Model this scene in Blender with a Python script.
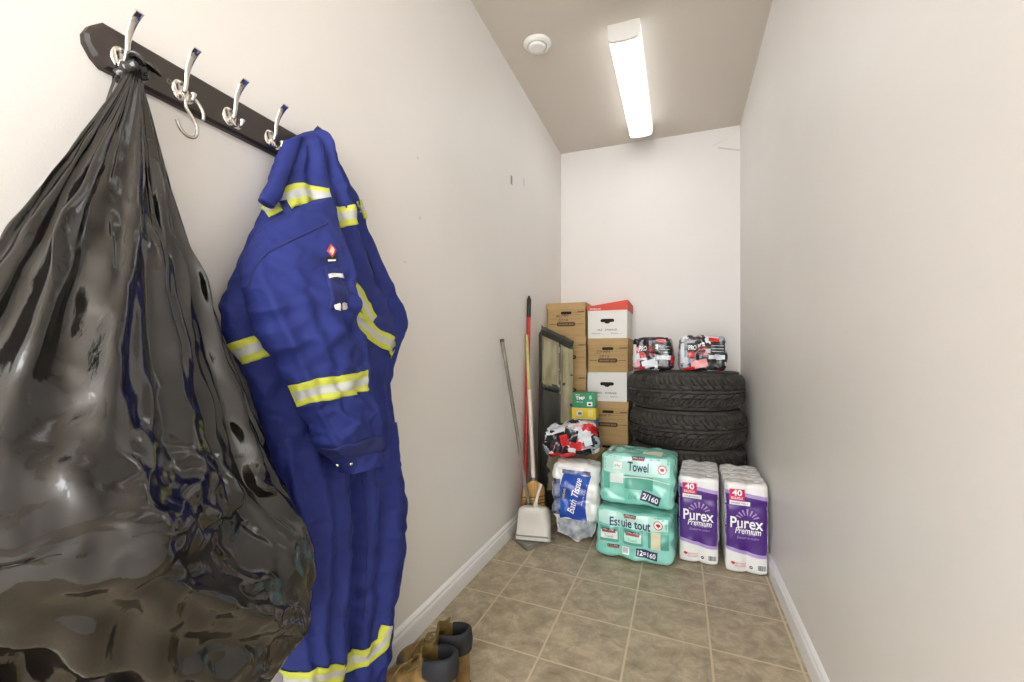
import bpy, bmesh, math, random
from mathutils import Vector, Matrix, noise
from mathutils.bvhtree import BVHTree
for o in list(bpy.data.objects): bpy.data.objects.remove(o)
scn = bpy.context.scene; COL = scn.collection
PI = math.pi

# ---------------------------------------------------------------- camera
FPX, HOR, CAMZ = 450.0, 357.0, 1.047
YAW = math.atan2(168, 450)
cd = bpy.data.cameras.new('camera'); cam = bpy.data.objects.new('camera', cd); COL.objects.link(cam)
cd.sensor_width = 36; cd.lens = 36*FPX/1024; cd.shift_y = (HOR-341)/1024; cd.clip_start = .02
cam.location = (0, 0, CAMZ); cam.rotation_euler = (PI/2, 0, YAW)
scn.camera = cam
# ---------------------------------------------------------------- light level
scn.view_settings.view_transform = 'Standard'; scn.view_settings.look = 'None'
scn.view_settings.gamma = 1; scn.view_settings.use_curve_mapping = False
scn.view_settings.exposure = .51
W = bpy.data.worlds.new('world'); scn.world = W; W.use_nodes = True
W.node_tree.nodes['Background'].inputs[0].default_value = (.97, .985, 1, 1)
W.node_tree.nodes['Background'].inputs[1].default_value = 7.0
LAMP = 3.5          # strength of the ceiling fixtures' diffusers

XL, XR, YB, YF, ZC = -.93, .412, 3.66, -2.0, 2.74

# ---------------------------------------------------------------- helpers
def ray(u, v):
    s, c = math.sin(YAW), math.cos(YAW); xc = (u-512)/FPX
    return Vector((-s+xc*c, c+xc*s, (HOR-v)/FPX))
def at(u, v, x=None, y=None, z=None):
    d = ray(u, v)
    t = x/d.x if x is not None else y/d.y if y is not None else (z-CAMZ)/d.z
    return Vector((0, 0, CAMZ))+d*t
def lin(c): return tuple(((k/255+.055)/1.055)**2.4 if k > 10 else k/255/12.92 for k in c)
MATS = {}
def mat(name, rgb, rough=.6, metal=0, var=0, vscale=8, bump=0, bscale=40, emit=0, spec=.5, stretch=None, coat=0, trans=0, rgb2=None, bdist=.01):
    """principled material; var/vscale mottles the colour, bump/bscale roughens the surface"""
    if name in MATS: return MATS[name]
    m = bpy.data.materials.new(name); m.use_nodes = True; MATS[name] = m
    nt = m.node_tree; b = nt.nodes['Principled BSDF']; c = lin(rgb)
    b.inputs['Base Color'].default_value = (*c, 1); b.inputs['Roughness'].default_value = rough
    b.inputs['Metallic'].default_value = metal; b.inputs['Specular IOR Level'].default_value = spec
    b.inputs['Coat Weight'].default_value = coat
    b.inputs['Transmission Weight'].default_value = trans
    if emit:
        b.inputs['Emission Color'].default_value = (*c, 1); b.inputs['Emission Strength'].default_value = emit
    tc = nt.nodes.new('ShaderNodeTexCoord'); src = tc.outputs['Object']
    if stretch:
        mp = nt.nodes.new('ShaderNodeMapping'); mp.inputs['Scale'].default_value = stretch
        nt.links.new(src, mp.inputs[0]); src = mp.outputs[0]
    if var or rgb2:
        n = nt.nodes.new('ShaderNodeTexNoise'); n.inputs['Scale'].default_value = vscale; n.inputs['Detail'].default_value = 6
        nt.links.new(src, n.inputs[0])
        r = nt.nodes.new('ShaderNodeValToRGB'); r.color_ramp.elements[0].position = .35; r.color_ramp.elements[1].position = .65
        lo = lin(rgb2) if rgb2 else tuple(k*(1-var) for k in c); hi = c if rgb2 else tuple(min(1, k*(1+var)) for k in c)
        r.color_ramp.elements[0].color = (*lo, 1); r.color_ramp.elements[1].color = (*hi, 1)
        nt.links.new(n.outputs[0], r.inputs[0]); nt.links.new(r.outputs[0], b.inputs['Base Color'])
    if bump:
        n = nt.nodes.new('ShaderNodeTexNoise'); n.inputs['Scale'].default_value = bscale; n.inputs['Detail'].default_value = 5
        nt.links.new(src, n.inputs[0]); bp = nt.nodes.new('ShaderNodeBump'); bp.inputs['Strength'].default_value = bump
        bp.inputs['Distance'].default_value = bdist
        nt.links.new(n.outputs[0], bp.inputs['Height']); nt.links.new(bp.outputs[0], b.inputs['Normal'])
    return m
def node(nt, t, **kw):
    n = nt.nodes.new(t)
    for k, v in kw.items(): setattr(n, k, v)
    return n
def mth(nt, op, a, b=None, c=None):
    n = nt.nodes.new('ShaderNodeMath'); n.operation = op
    for i, q in enumerate((a, b, c)):
        if q is None: continue
        if isinstance(q, (int, float)): n.inputs[i].default_value = q
        else: nt.links.new(q, n.inputs[i])
    return n.outputs[0]
def new(name, bm, mats, parent=None, smooth=True, world=False, angle=None, label=None, weld=False):
    """link a bmesh as ONE mesh object; world=True: vertices are in room coordinates"""
    if weld: bmesh.ops.remove_doubles(bm, verts=bm.verts, dist=1e-5)
    if world and parent is not None:
        bmesh.ops.transform(bm, matrix=parent_matrix(parent).inverted(), verts=bm.verts)
    me = bpy.data.meshes.new(name); bm.to_mesh(me); bm.free()
    if not isinstance(mats, (list, tuple)): mats = [mats]
    for m in mats: me.materials.append(m)
    if smooth:
        me.polygons.foreach_set('use_smooth', [True]*len(me.polygons))
        if angle: me.set_sharp_from_angle(angle=math.radians(angle))
    o = bpy.data.objects.new(name, me); COL.objects.link(o)
    if parent is not None: o.parent = parent
    if label: o['label'] = label
    return o
def parent_matrix(o):
    m = Matrix.LocRotScale(o.location, o.rotation_euler, o.scale)
    return parent_matrix(o.parent) @ m if o.parent else m
def tag(o, label, cat, group=None):
    o['label'] = label; o['category'] = cat
    if group: o['group'] = group
    return o
def thing(name, label, cat, loc=(0, 0, 0), rot=(0, 0, 0), group=None):
    o = bpy.data.objects.new(name, None); COL.objects.link(o); o.empty_display_size = .05
    o.location = loc; o.rotation_euler = rot
    return tag(o, label, cat, group)
def dup(root, loc, rot=None, label=None):
    r = root.copy(); COL.objects.link(r); r.location = loc
    if rot: r.rotation_euler = rot
    if label: r['label'] = label
    for ch in list(root.children):
        c = ch.copy(); COL.objects.link(c); c.parent = r
        for g in list(ch.children):
            d = g.copy(); COL.objects.link(d); d.parent = c
    return r
def struct(name, bm, m, **kw):
    o = new(name, bm, m, **kw); o['kind'] = 'structure'; return o
def box(bm, x0, x1, y0, y1, z0, z1, bev=0, seg=2, mi=0):
    vs = [bm.verts.new((x, y, z)) for x in (x0, x1) for y in (y0, y1) for z in (z0, z1)]
    idx = [(0, 1, 3, 2), (4, 6, 7, 5), (0, 4, 5, 1), (2, 3, 7, 6), (0, 2, 6, 4), (1, 5, 7, 3)]
    fs = [bm.faces.new([vs[i] for i in f]) for f in idx]
    for f in fs: f.material_index = mi
    if bev:
        es = list({e for f in fs for e in f.edges})
        r = bmesh.ops.bevel(bm, geom=es, offset=bev, segments=seg, affect='EDGES', profile=.5)
        for f in r['faces']: f.material_index = mi
    return bm
def bbox(*a, **k): return box(bmesh.new(), *a, **k)
def grid(bm, fn, nu, nv, wrap=False, mi=0, flip=False):
    """fn(i,j)->point for 0<=i<=nu, 0<=j<=nv (j wraps when wrap)"""
    nj = nv if wrap else nv+1
    V = [[bm.verts.new(fn(i, j)) for j in range(nj)] for i in range(nu+1)]
    for i in range(nu):
        for j in range(nv):
            q = [V[i][j], V[i][(j+1) % nj], V[i+1][(j+1) % nj], V[i+1][j]]
            if flip: q.reverse()
            f = bm.faces.new(q); f.material_index = mi(i, j) if callable(mi) else mi
    return V
def cap(bm, ring, flip=False):
    c = bm.verts.new(sum((v.co for v in ring), Vector())/len(ring)); n = len(ring)
    for i in range(n):
        q = [ring[i], ring[(i+1) % n], c]
        if flip: q.reverse()
        bm.faces.new(q)
def frames(P):
    n = len(P); out = []; up = Vector((0, 0, 1))
    T = [((P[min(i+1, n-1)]-P[max(i-1, 0)]).normalized()) for i in range(n)]
    a = T[0].cross(up)
    if a.length < .1: a = T[0].cross(Vector((1, 0, 0)))
    a.normalize()
    for i in range(n):
        a = (a-T[i]*a.dot(T[i])).normalized(); out.append((T[i], a.copy(), T[i].cross(a)))
    return out
def tube(bm, P, r, n=12, flat=1.0, closed=True):
    """round (or flattened) swept tube; r number or list"""
    P = [Vector(p) for p in P]; F = frames(P); rr = r if isinstance(r, (list, tuple)) else [r]*len(P)
    ff = flat if isinstance(flat, (list, tuple)) else [flat]*len(P)
    def fn(i, j):
        a = 2*PI*j/n; return P[i]+F[i][1]*math.cos(a)*rr[i]+F[i][2]*math.sin(a)*rr[i]*ff[i]
    V = grid(bm, fn, len(P)-1, n, wrap=True)
    if closed: cap(bm, V[0], True); cap(bm, V[-1])
    return bm
def catmull(P, n):
    """smooth curve through tuples of equal length"""
    out = []; m = len(P)
    for k in range(n+1):
        f = k/n*(m-1); i = min(int(f), m-2); t = f-i
        p0, p1, p2, p3 = P[max(i-1, 0)], P[i], P[i+1], P[min(i+2, m-1)]
        out.append(tuple(.5*(2*b+(c-a)*t+(2*a-5*b+4*c-d)*t*t+(3*b-a-3*c+d)*t**3) for a, b, c, d in zip(p0, p1, p2, p3)))
    return out
def curve(P, n): return [Vector(p) for p in catmull([tuple(p) for p in P], n)]
def lathe(bm, prof, n=32, center=(0, 0, 0), axis='Z'):
    def fn(i, j):
        a = 2*PI*j/n; r, z = prof[i]
        p = (r*math.cos(a), r*math.sin(a), z) if axis == 'Z' else (z, r*math.cos(a), r*math.sin(a))
        return Vector(p)+Vector(center)
    V = grid(bm, fn, len(prof)-1, n, wrap=True)
    return V
def sst(a, b, x):
    t = min(1, max(0, (x-a)/(b-a))); return t*t*(3-2*t)
def nz(p, s): return noise.noise(Vector(p)*s)
def ridged(p, s):
    return 1-2*abs(noise.noise(Vector(p)*s))
def facet(p, s):
    d, _ = noise.voronoi(Vector(p)*s, distance_metric='DISTANCE'); return d[1]-d[0]
def rbox(w, d, h, r, n, disp=None):
    """rounded box standing on z=0 with a dense skin; disp(p, nrm)->offset along the normal"""
    bm = bmesh.new(); H = Vector((w/2, d/2, h/2)); I = Vector([max(1e-4, k-r) for k in H])
    nn = [max(4, int(round(2*k/n))) for k in H]; cache = {}
    def pt(a):
        key = tuple(round(k, 6) for k in a)
        if key in cache: return cache[key]
        q = Vector(a); c = Vector([max(-I[i], min(I[i], q[i])) for i in range(3)])
        nv = (q-c); nv = nv.normalized() if nv.length > 1e-9 else Vector((0, 0, 1))
        p = c+nv*r
        if disp: p = p+nv*disp(p, nv)
        cache[key] = bm.verts.new(p+Vector((0, 0, h/2))); return cache[key]
    for ax in range(3):
        b, c = (ax+1) % 3, (ax+2) % 3
        for s in (-1, 1):
            def P(i, j):
                a = [0, 0, 0]; a[ax] = s*H[ax]; a[b] = H[b]*(2*i/nn[b]-1); a[c] = H[c]*(2*j/nn[c]-1); return pt(a)
            for i in range(nn[b]):
                for j in range(nn[c]):
                    q = [P(i, j), P(i+1, j), P(i+1, j+1), P(i, j+1)]
                    if s < 0: q.reverse()
                    bm.faces.new(q)
    return bm
def bvh(bm): bm.verts.ensure_lookup_table(); bm.faces.ensure_lookup_table(); return BVHTree.FromBMesh(bm)
def front_proj(trees, off=.0015, axis='y', start=-2.0, default=0):
    """map (a, z) on a thing's front onto its skin: 'y' looks along +y, 'x' looks along -x"""
    if not isinstance(trees, (list, tuple)): trees = [trees]
    def f(a, z, o=0):
        best = None
        for t in trees:
            if axis == 'z': h = t.ray_cast(Vector((a, z, start)), Vector((0, 0, -1)))
            elif axis == 'y': h = t.ray_cast(Vector((a, start, z)), Vector((0, 1, 0)))
            else: h = t.ray_cast(Vector((start, a, z)), Vector((-1, 0, 0)))
            if h[0] is not None and (best is None or h[3] < best[1]): best = (h[0], h[3])
        if axis == 'z': return (best[0] if best else Vector((a, z, default)))+Vector((0, 0, off+o))
        if best is None:
            return Vector((a, default-off-o, z)) if axis == 'y' else Vector((default+off+o, a, z))
        return best[0]+(Vector((0, -off-o, 0)) if axis == 'y' else Vector((off+o, 0, 0)))
    return f
def patch(m, fn, nu=12, nv=12, o=0):
    """fn(s,t)->(a,z), 0..1 each, laid on a skin through the mapping m"""
    bm = bmesh.new(); grid(bm, lambda i, j: m(*fn(i/nu, j/nv), o), nu, nv); return bm
def rect(m, a0, a1, z0, z1, nu=10, nv=6, o=0, rot=0):
    ca, cz = (a0+a1)/2, (z0+z1)/2; cr, sr = math.cos(rot), math.sin(rot)
    def fn(s, t):
        a, z = a0+(a1-a0)*s-ca, z0+(z1-z0)*t-cz; return (ca+a*cr-z*sr, cz+a*sr+z*cr)
    return patch(m, fn, nu, nv, o)
def disc(m, ca, cz, r, o=0, rz=None, rin=0):
    rz = rz or r
    return patch(m, lambda s, t: (ca+(rin+(1-rin)*t)*r*math.cos(2*PI*s), cz+(rin+(1-rin)*t)*rz*math.sin(2*PI*s)), 24, 3, o)
def poly(m, pts, o=0, cuts=0):
    bm = bmesh.new(); vs = [bm.verts.new((a, 0, z)) for a, z in pts]; f = bm.faces.new(vs)
    bmesh.ops.triangulate(bm, faces=[f])
    if cuts: bmesh.ops.subdivide_edges(bm, edges=bm.edges, cuts=cuts, use_grid_fill=True)
    for v in bm.verts: v.co = m(v.co.x, v.co.z, o)
    return bm
def text(m, s, ca, cz, w, h, o=0, rot=0, shear=0, cuts=1, bold=0):
    """lettering centred at (ca, cz), fitted to w x h, laid on a skin"""
    cu = bpy.data.curves.new('lettering', 'FONT'); cu.body = s; cu.shear = shear; cu.resolution_u = 3; cu.offset = bold
    ob = bpy.data.objects.new('lettering', cu); COL.objects.link(ob)
    dg = bpy.context.evaluated_depsgraph_get(); me = bpy.data.meshes.new_from_object(ob.evaluated_get(dg))
    bm = bmesh.new(); bm.from_mesh(me); bpy.data.objects.remove(ob); bpy.data.curves.remove(cu); bpy.data.meshes.remove(me)
    xs = [v.co.x for v in bm.verts]; ys = [v.co.y for v in bm.verts]
    bmesh.ops.triangulate(bm, faces=bm.faces)
    if cuts: bmesh.ops.subdivide_edges(bm, edges=bm.edges, cuts=cuts)
    kx, ky = w/(max(xs)-min(xs)), h/(max(ys)-min(ys)); mx, my = (max(xs)+min(xs))/2, (max(ys)+min(ys))/2
    cr, sr = math.cos(rot), math.sin(rot)
    for v in bm.verts:
        a, z = (v.co.x-mx)*kx, (v.co.y-my)*ky
        v.co = m(ca+a*cr-z*sr, cz+a*sr+z*cr, o)
    return bm
def flat(y, off=.0006): return lambda a, z, o=0: Vector((a, y-off-o, z))
def join(*bms):
    out = bmesh.new()
    for b in bms:
        me = bpy.data.meshes.new('t'); b.to_mesh(me); b.free(); out.from_mesh(me); bpy.data.meshes.remove(me)
    return out

# ---------------------------------------------------------------- materials of the room
wallm = mat('wall_paint', (235, 231, 226), .42, bump=.04, bscale=260, var=.015, vscale=2, spec=.4)
def wall_with_marks(name, marks):
    m = wallm.copy(); m.name = name; nt = m.node_tree; b = nt.nodes['Principled BSDF']
    src = b.inputs['Base Color'].links[0].from_socket
    sp = nt.nodes.new('ShaderNodeSeparateXYZ'); tc = nt.nodes.new('ShaderNodeTexCoord'); nt.links.new(tc.outputs['Object'], sp.inputs[0])
    tot = None
    for ax, a, wa, z, wz, sl, k in marks:     # axis, centre, half width, height, half height, slope, strength
        da = mth(nt, 'SUBTRACT', sp.outputs[ax], a)
        dz = mth(nt, 'SUBTRACT', mth(nt, 'SUBTRACT', sp.outputs[2], z), mth(nt, 'MULTIPLY', da, sl))
        q = mth(nt, 'MULTIPLY', mth(nt, 'LESS_THAN', mth(nt, 'ABSOLUTE', da), wa), mth(nt, 'LESS_THAN', mth(nt, 'ABSOLUTE', dz), wz))
        q = mth(nt, 'MULTIPLY', q, k); tot = q if tot is None else mth(nt, 'MAXIMUM', tot, q)
    mx = nt.nodes.new('ShaderNodeMix'); mx.data_type = 'RGBA'; nt.links.new(tot, mx.inputs[0]); nt.links.new(src, mx.inputs[6])
    mx.inputs[7].default_value = (*lin((110, 100, 92)), 1); nt.links.new(mx.outputs[2], b.inputs['Base Color'])
    return m
def ms(u, v, hu, hv, k, sl=0):
    p = at(u, v, x=XL); q = at(u+hu, v, x=XL); r = at(u, v+hv, x=XL)
    return (1, p.y, abs(q.y-p.y), p.z, abs(r.z-p.z), sl, k)
left_m = wall_with_marks('left_wall_paint', [ms(511.5, 180, .9, 4.5, .8), ms(524, 182, .8, 3.5, .2), ms(420, 218, 1.2, 1.5, .2), ms(418, 158, .8, .8, .35), ms(38, 198, 1, 1, .2), ms(405, 262, 1.5, 1, .18)])
pb = at(729, 149, y=YB)
back_m = wall_with_marks('back_wall_paint', [(0, pb.x, .075, pb.z, .006, -.28, .28), (0, pb.x-.06, .05, pb.z+.06, .003, .35, .2)])
whitetrim = mat('baseboard_white', (244, 243, 243), .3, bump=.03, bscale=80)
ceilm = mat('ceiling_paint', (212, 203, 191), .38, bump=.05, bscale=200, spec=.5)

def floor_material():
    m = bpy.data.materials.new('floor_tile'); m.use_nodes = True; nt = m.node_tree; b = nt.nodes['Principled BSDF']
    tc = nt.nodes.new('ShaderNodeTexCoord'); sp = nt.nodes.new('ShaderNodeSeparateXYZ'); nt.links.new(tc.outputs['Object'], sp.inputs[0])
    fx = mth(nt, 'DIVIDE', mth(nt, 'ADD', sp.outputs[0], .745), .2825)
    fy = mth(nt, 'DIVIDE', mth(nt, 'SUBTRACT', mth(nt, 'ADD', sp.outputs[1], mth(nt, 'MULTIPLY', sp.outputs[0], .08)), 2.076), .306)
    def edge(q): return mth(nt, 'ABSOLUTE', mth(nt, 'SUBTRACT', mth(nt, 'FRACT', mth(nt, 'ADD', q, .5)), .5))
    ed = mth(nt, 'MINIMUM', edge(fx), edge(fy))
    mr = nt.nodes.new('ShaderNodeMapRange'); nt.links.new(ed, mr.inputs[0]); mr.inputs[1].default_value = .010; mr.inputs[2].default_value = .017
    tid = nt.nodes.new('ShaderNodeCombineXYZ')
    nt.links.new(mth(nt, 'ROUND', mth(nt, 'SUBTRACT', fx, .5)), tid.inputs[0]); nt.links.new(mth(nt, 'ROUND', mth(nt, 'SUBTRACT', fy, .5)), tid.inputs[1])
    wn = nt.nodes.new('ShaderNodeTexWhiteNoise'); nt.links.new(tid.outputs[0], wn.inputs[0])
    va = nt.nodes.new('ShaderNodeVectorMath'); va.operation = 'SCALE'; nt.links.new(wn.outputs['Color'], va.inputs[0]); va.inputs['Scale'].default_value = 30
    vb = nt.nodes.new('ShaderNodeVectorMath'); nt.links.new(va.outputs[0], vb.inputs[0]); nt.links.new(tc.outputs['Object'], vb.inputs[1])
    n1 = nt.nodes.new('ShaderNodeTexNoise'); n1.inputs['Scale'].default_value = 13; n1.inputs['Detail'].default_value = 10; n1.inputs['Roughness'].default_value = .74
    n1.inputs['Distortion'].default_value = .5
    nt.links.new(vb.outputs[0], n1.inputs[0])
    r = nt.nodes.new('ShaderNodeValToRGB'); e = r.color_ramp.elements
    e[0].position = .3; e[0].color = (*lin((136, 123, 102)), 1); e[1].position = .72; e[1].color = (*lin((208, 195, 167)), 1)
    k = e.new(.5); k.color = (*lin((171, 157, 132)), 1)
    nt.links.new(n1.outputs[0], r.inputs[0])
    mx = nt.nodes.new('ShaderNodeMix'); mx.data_type = 'RGBA'; nt.links.new(mr.outputs[0], mx.inputs[0])
    mx.inputs[6].default_value = (*lin((205, 190, 160)), 1); nt.links.new(r.outputs[0], mx.inputs[7])
    nt.links.new(mx.outputs[2], b.inputs['Base Color']); b.inputs['Roughness'].default_value = .45
    bp = nt.nodes.new('ShaderNodeBump'); bp.inputs['Strength'].default_value = .35; bp.inputs['Distance'].default_value = .003
    nt.links.new(mth(nt, 'ADD', mr.outputs[0], mth(nt, 'MULTIPLY', n1.outputs[0], .4)), bp.inputs['Height']); nt.links.new(bp.outputs[0], b.inputs['Normal'])
    return m

# ---------------------------------------------------------------- the room
struct('floor', bbox(XL-.12, XR+.12, YF, YB+.12, -.12, 0), floor_material(), smooth=False)
struct('ceiling', bbox(XL-.12, XR+.12, YF, YB+.12, ZC, ZC+.12), ceilm, smooth=False)
struct('wall_left', bbox(XL-.12, XL, YF, YB+.12, 0, ZC), left_m, smooth=False)
struct('wall_right', bbox(XR, XR+.12, YF, YB+.12, 0, ZC), wallm, smooth=False)
struct('wall_back', bbox(XL, XR, YB, YB+.12, 0, ZC), back_m, smooth=False)
def baseboard(name, side):
    prof = [(0, 0), (.014, 0), (.014, .060), (.0125, .066), (.0085, .070), (.0085, .075), (.011, .080), (.009, .086), (.004, .092), (0, .095)]
    bm = bmesh.new()
    if side == 'left': f = lambda i, j: Vector((XL+prof[j][0], (YF, YB)[i], prof[j][1]))
    elif side == 'right': f = lambda i, j: Vector((XR-prof[j][0], (YB, YF)[i], prof[j][1]))
    else: f = lambda i, j: Vector(((XL+.014, XR-.014)[i], YB-prof[j][0], prof[j][1]))
    grid(bm, f, 1, len(prof)-1)
    bmesh.ops.recalc_face_normals(bm, faces=bm.faces)
    struct(name, bm, whitetrim, smooth=False)
for s in ('left', 'right', 'back'): baseboard('baseboard_'+s, s)

# ---------------------------------------------------------------- ceiling light and vent
wplast = mat('white_enamel', (240, 238, 232), .4)
def ceiling_light(x, y0, y1, label, power):
    lens = mat('light_lens_%d' % (power*10), (250, 252, 255), .3, emit=power); rim = mat('light_lens_side_%d' % (power*10), (250, 252, 255), .3, emit=power*.3)
    t = thing('ceiling_light', label, 'ceiling light', (x, (y0+y1)/2, ZC)); L = (y1-y0)/2
    new('housing', bbox(-.07, .07, -L+.012, L-.012, -.03, 0, .003), wplast, t, smooth=False)
    prof = [(-.078, -.002), (-.078, -.055), (-.072, -.078), (-.055, -.086), (0, -.09), (.055, -.086), (.072, -.078), (.078, -.055), (.078, -.002)]
    bm = bmesh.new(); grid(bm, lambda i, j: Vector((prof[j][0], (-L+.014, L-.014)[i], prof[j][1])), 1, len(prof)-1, flip=True, mi=lambda i, j: 1 if j in (0, len(prof)-2) else 0)
    bmesh.ops.recalc_face_normals(bm, faces=bm.faces)
    new('diffuser', bm, [lens, rim], t, angle=30, label='glowing white diffuser')
    for s in (-1, 1):
        bm = bmesh.new(); pr = [(a*1.03, b*1.03) for a, b in prof]; pr[0] = (pr[0][0], 0); pr[-1] = (pr[-1][0], 0)
        a = [bm.verts.new((p[0], s*L, p[1])) for p in pr]; b = [bm.verts.new((p[0], s*(L-.016), p[1])) for p in pr]
        bm.faces.new(a); bm.faces.new(b[::-1])
        for i in range(len(pr)): j = (i+1) % len(pr); bm.faces.new((a[i], b[i], b[j], a[j]))
        bmesh.ops.recalc_face_normals(bm, faces=bm.faces)
        new('end_cap', bm, wplast, t, smooth=False)
    return t
ceiling_light(-.267, 2.325, 3.41, 'long white wraparound ceiling light near the back wall', LAMP)
ceiling_light(-.267, .84, 1.92, 'added white wraparound ceiling light out of view, fill for the near end of the room', LAMP*.26)  # unseen fixture, added to fill the left wall and the bag with light

t = thing('ceiling_vent', 'round white air vent on the ceiling left of the light', 'vent', (-.722, 2.322, ZC))
bm = bmesh.new(); lathe(bm, [(.0, -.001), (.074, -.001), (.076, -.006), (.070, -.016), (.056, -.022), (.050, -.018), (.046, -.006)], 40); new('ring', bm, wplast, t, angle=50)
bm = bmesh.new(); V = lathe(bm, [(.046, -.014), (.047, -.022), (.043, -.029), (.030, -.032)], 40); cap(bm, V[-1]); cap(bm, V[0], True); new('damper_disc', bm, wplast, t, angle=50)

# ---------------------------------------------------------------- coat rack
rackm = mat('dark_brown_wood', (62, 54, 50), .42, var=.12, vscale=30, stretch=(1, .1, 1), bump=.03, bscale=120)
edgem = mat('dark_brown_edge', (40, 31, 28), .45)
chrome = mat('polished_chrome', (225, 222, 218), .12, metal=1)
RY0, RY1, RZ, RH = .447, .985, 1.576, .0385
rack = thing('coat_rack', 'dark brown wooden coat rack screwed to the left wall', 'coat rack', (XL, (RY0+RY1)/2, RZ))
def outline(ins=0):
    h = RH-ins; y0, y1 = RY0+ins, RY1-ins; c = .022
    left = [(y0+c*1.15, h), (y0+c*.35, h*.55), (y0, h*.12), (y0+c*.05, -h*.25), (y0+c*.55, -h*.72), (y0+c*1.15, -h)]
    right = [(y0+y1-a, -b) for a, b in left]
    return left+right
bm = bmesh.new(); rings = []
for d, ins in ((0.0, 0), (.012, 0), (.018, .005)):
    rings.append([bm.verts.new((d, a-(RY0+RY1)/2, b)) for a, b in outline(ins)])
for k in range(2):
    for i in range(12):
        j = (i+1) % 12; f = bm.faces.new((rings[k][i], rings[k][j], rings[k+1][j], rings[k+1][i])); f.material_index = 1
bm.faces.new(rings[2]); bm.faces.new(rings[0][::-1]); bmesh.ops.recalc_face_normals(bm, faces=bm.faces)
new('board', bm, [rackm, edgem], rack, smooth=False)
for yy in (.575, .86):
    bm = bmesh.new(); V = lathe(bm, [(.0052, .0175), (.0052, .0188), (.0035, .0188), (.003, .0178)], 16, axis='X'); cap(bm, V[-1])
    bmesh.ops.translate(bm, vec=(0, yy-(RY0+RY1)/2, -.004), verts=bm.verts)
    new('screw_hole', bm, mat('screw_steel', (120, 115, 108), .3, metal=1), rack, label='screw in the board')
hooks = []
def coat_hook(y, label):
    t = thing('coat_hook', label, 'coat hook', (XL+.018, y, RZ-.011), group='chrome double hooks on the coat rack')
    bm = bmesh.new(); V = lathe(bm, [(.0160, 0), (.0160, .0026), (.0145, .0042), (.008, .0046), (.0001, .0047)], 28, axis='X')
    for v in bm.verts: v.co.z *= 1.25
    new('back_plate', bm, chrome, t, angle=40)
    for s in (-1, 1):
        b2 = bmesh.new(); V = lathe(b2, [(.0028, .004), (.0028, .0062), (.0016, .0068), (.0001, .006)], 12, center=(0, .0, s*.012), axis='X'); new('screw', b2, mat('screw_steel', (120, 115, 108), .3, metal=1), t)
    bm = bmesh.new()
    P = curve([(.004, 0, -.006), (.014, 0, -.004), (.019, 0, .010), (.021, 0, .026), (.027, 0, .043), (.040, 0, .060), (.052, 0, .068)], 24)
    tube(bm, P, [.0042+.0036*sst(8, 24, i) for i in range(25)], 14, [1-.62*sst(2, 20, i) for i in range(25)])
    new('upper_prong', bm, chrome, t, angle=60)
    bm = bmesh.new()
    P = curve([(.006, 0, -.004), (.013, 0, -.014), (.020, 0, -.024), (.030, 0, -.028), (.038, 0, -.022), (.040, 0, -.012)], 20)
    tube(bm, P, [.0038]*17+[.0044, .0056, .0056, .0035], 14); new('lower_prong', bm, chrome, t, angle=60)
    return t
coat_hook(.495, 'chrome double hook leftmost on rack, holding the black bag')
h0 = coat_hook(.594, 'chrome double hook on rack with a hook of bent wire hung from it')
h0['label'] = 'chrome double hook on rack, second from left, with the s-hook on it'
dup(h0, (XL+.018, .696, RZ-.011), label='empty chrome double hook on rack, between the s-hook and the coverall')
dup(h0, (XL+.018, .799, RZ-.011), label='empty chrome double hook on rack, nearest the blue coverall')
dup(h0, (XL+.018, .903, RZ-.011), label='chrome double hook on rack covered by the hanging blue coverall')
# s-hook of silver rod
bm = bmesh.new(); hx, hy, hz = XL+.018+.030, .594, RZ-.011-.022
P = [(0.002, .024, -.030), (0.002, .022, -.012), (0, .008, .004), (0, -.006, -.001), (0, -.008, -.018), (0, .004, -.034), (0, .013, -.050), (0, .010, -.068), (0, -.004, -.074), (0, -.018, -.066), (0, -.025, -.052)]
tube(bm, [Vector((hx, hy, hz))+Vector(p) for p in curve(P, 50)], .0032, 12)
tag(new('s_hook', bm, mat('brushed_silver', (205, 200, 192), .25, metal=1)), 'silver s-shaped metal hook hanging from a rack hook', 'hook')

# ---------------------------------------------------------------- black rubbish bag on the first hook
blackfilm = mat('black_plastic_film', (20, 18, 17), .12, spec=.85, bump=.2, bscale=70, stretch=(1, 1, .4), bdist=.004)
BAGROWS = [  # z, y left, y right, widest plane x, front x
    (1.535, .482, .499, -.875, -.861), (1.50, .466, .507, -.872, -.844), (1.44, .428, .522, -.865, -.815), (1.34, .350, .548, -.855, -.775), (1.19, .250, .604, -.85, -.72),
    (1.03, .165, .676, -.845, -.675), (.92, .105, .714, -.835, -.62), (.86, .085, .728, -.83, -.535), (.79, .10, .734, -.825, -.60), (.66, .13, .728, -.82, -.66),
    (.56, .18, .700, -.82, -.67), (.49, .26, .620, -.825, -.69), (.44, .33, .55, -.83, -.71), (.415, .42, .47, -.84, -.80)]
bag = thing('garbage_bag', 'big shiny black garbage bag hanging from the leftmost rack hook', 'garbage bag', (-.8, .47, .41))
NZ, NP = 150, 200
rows = catmull(BAGROWS, NZ)
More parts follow.
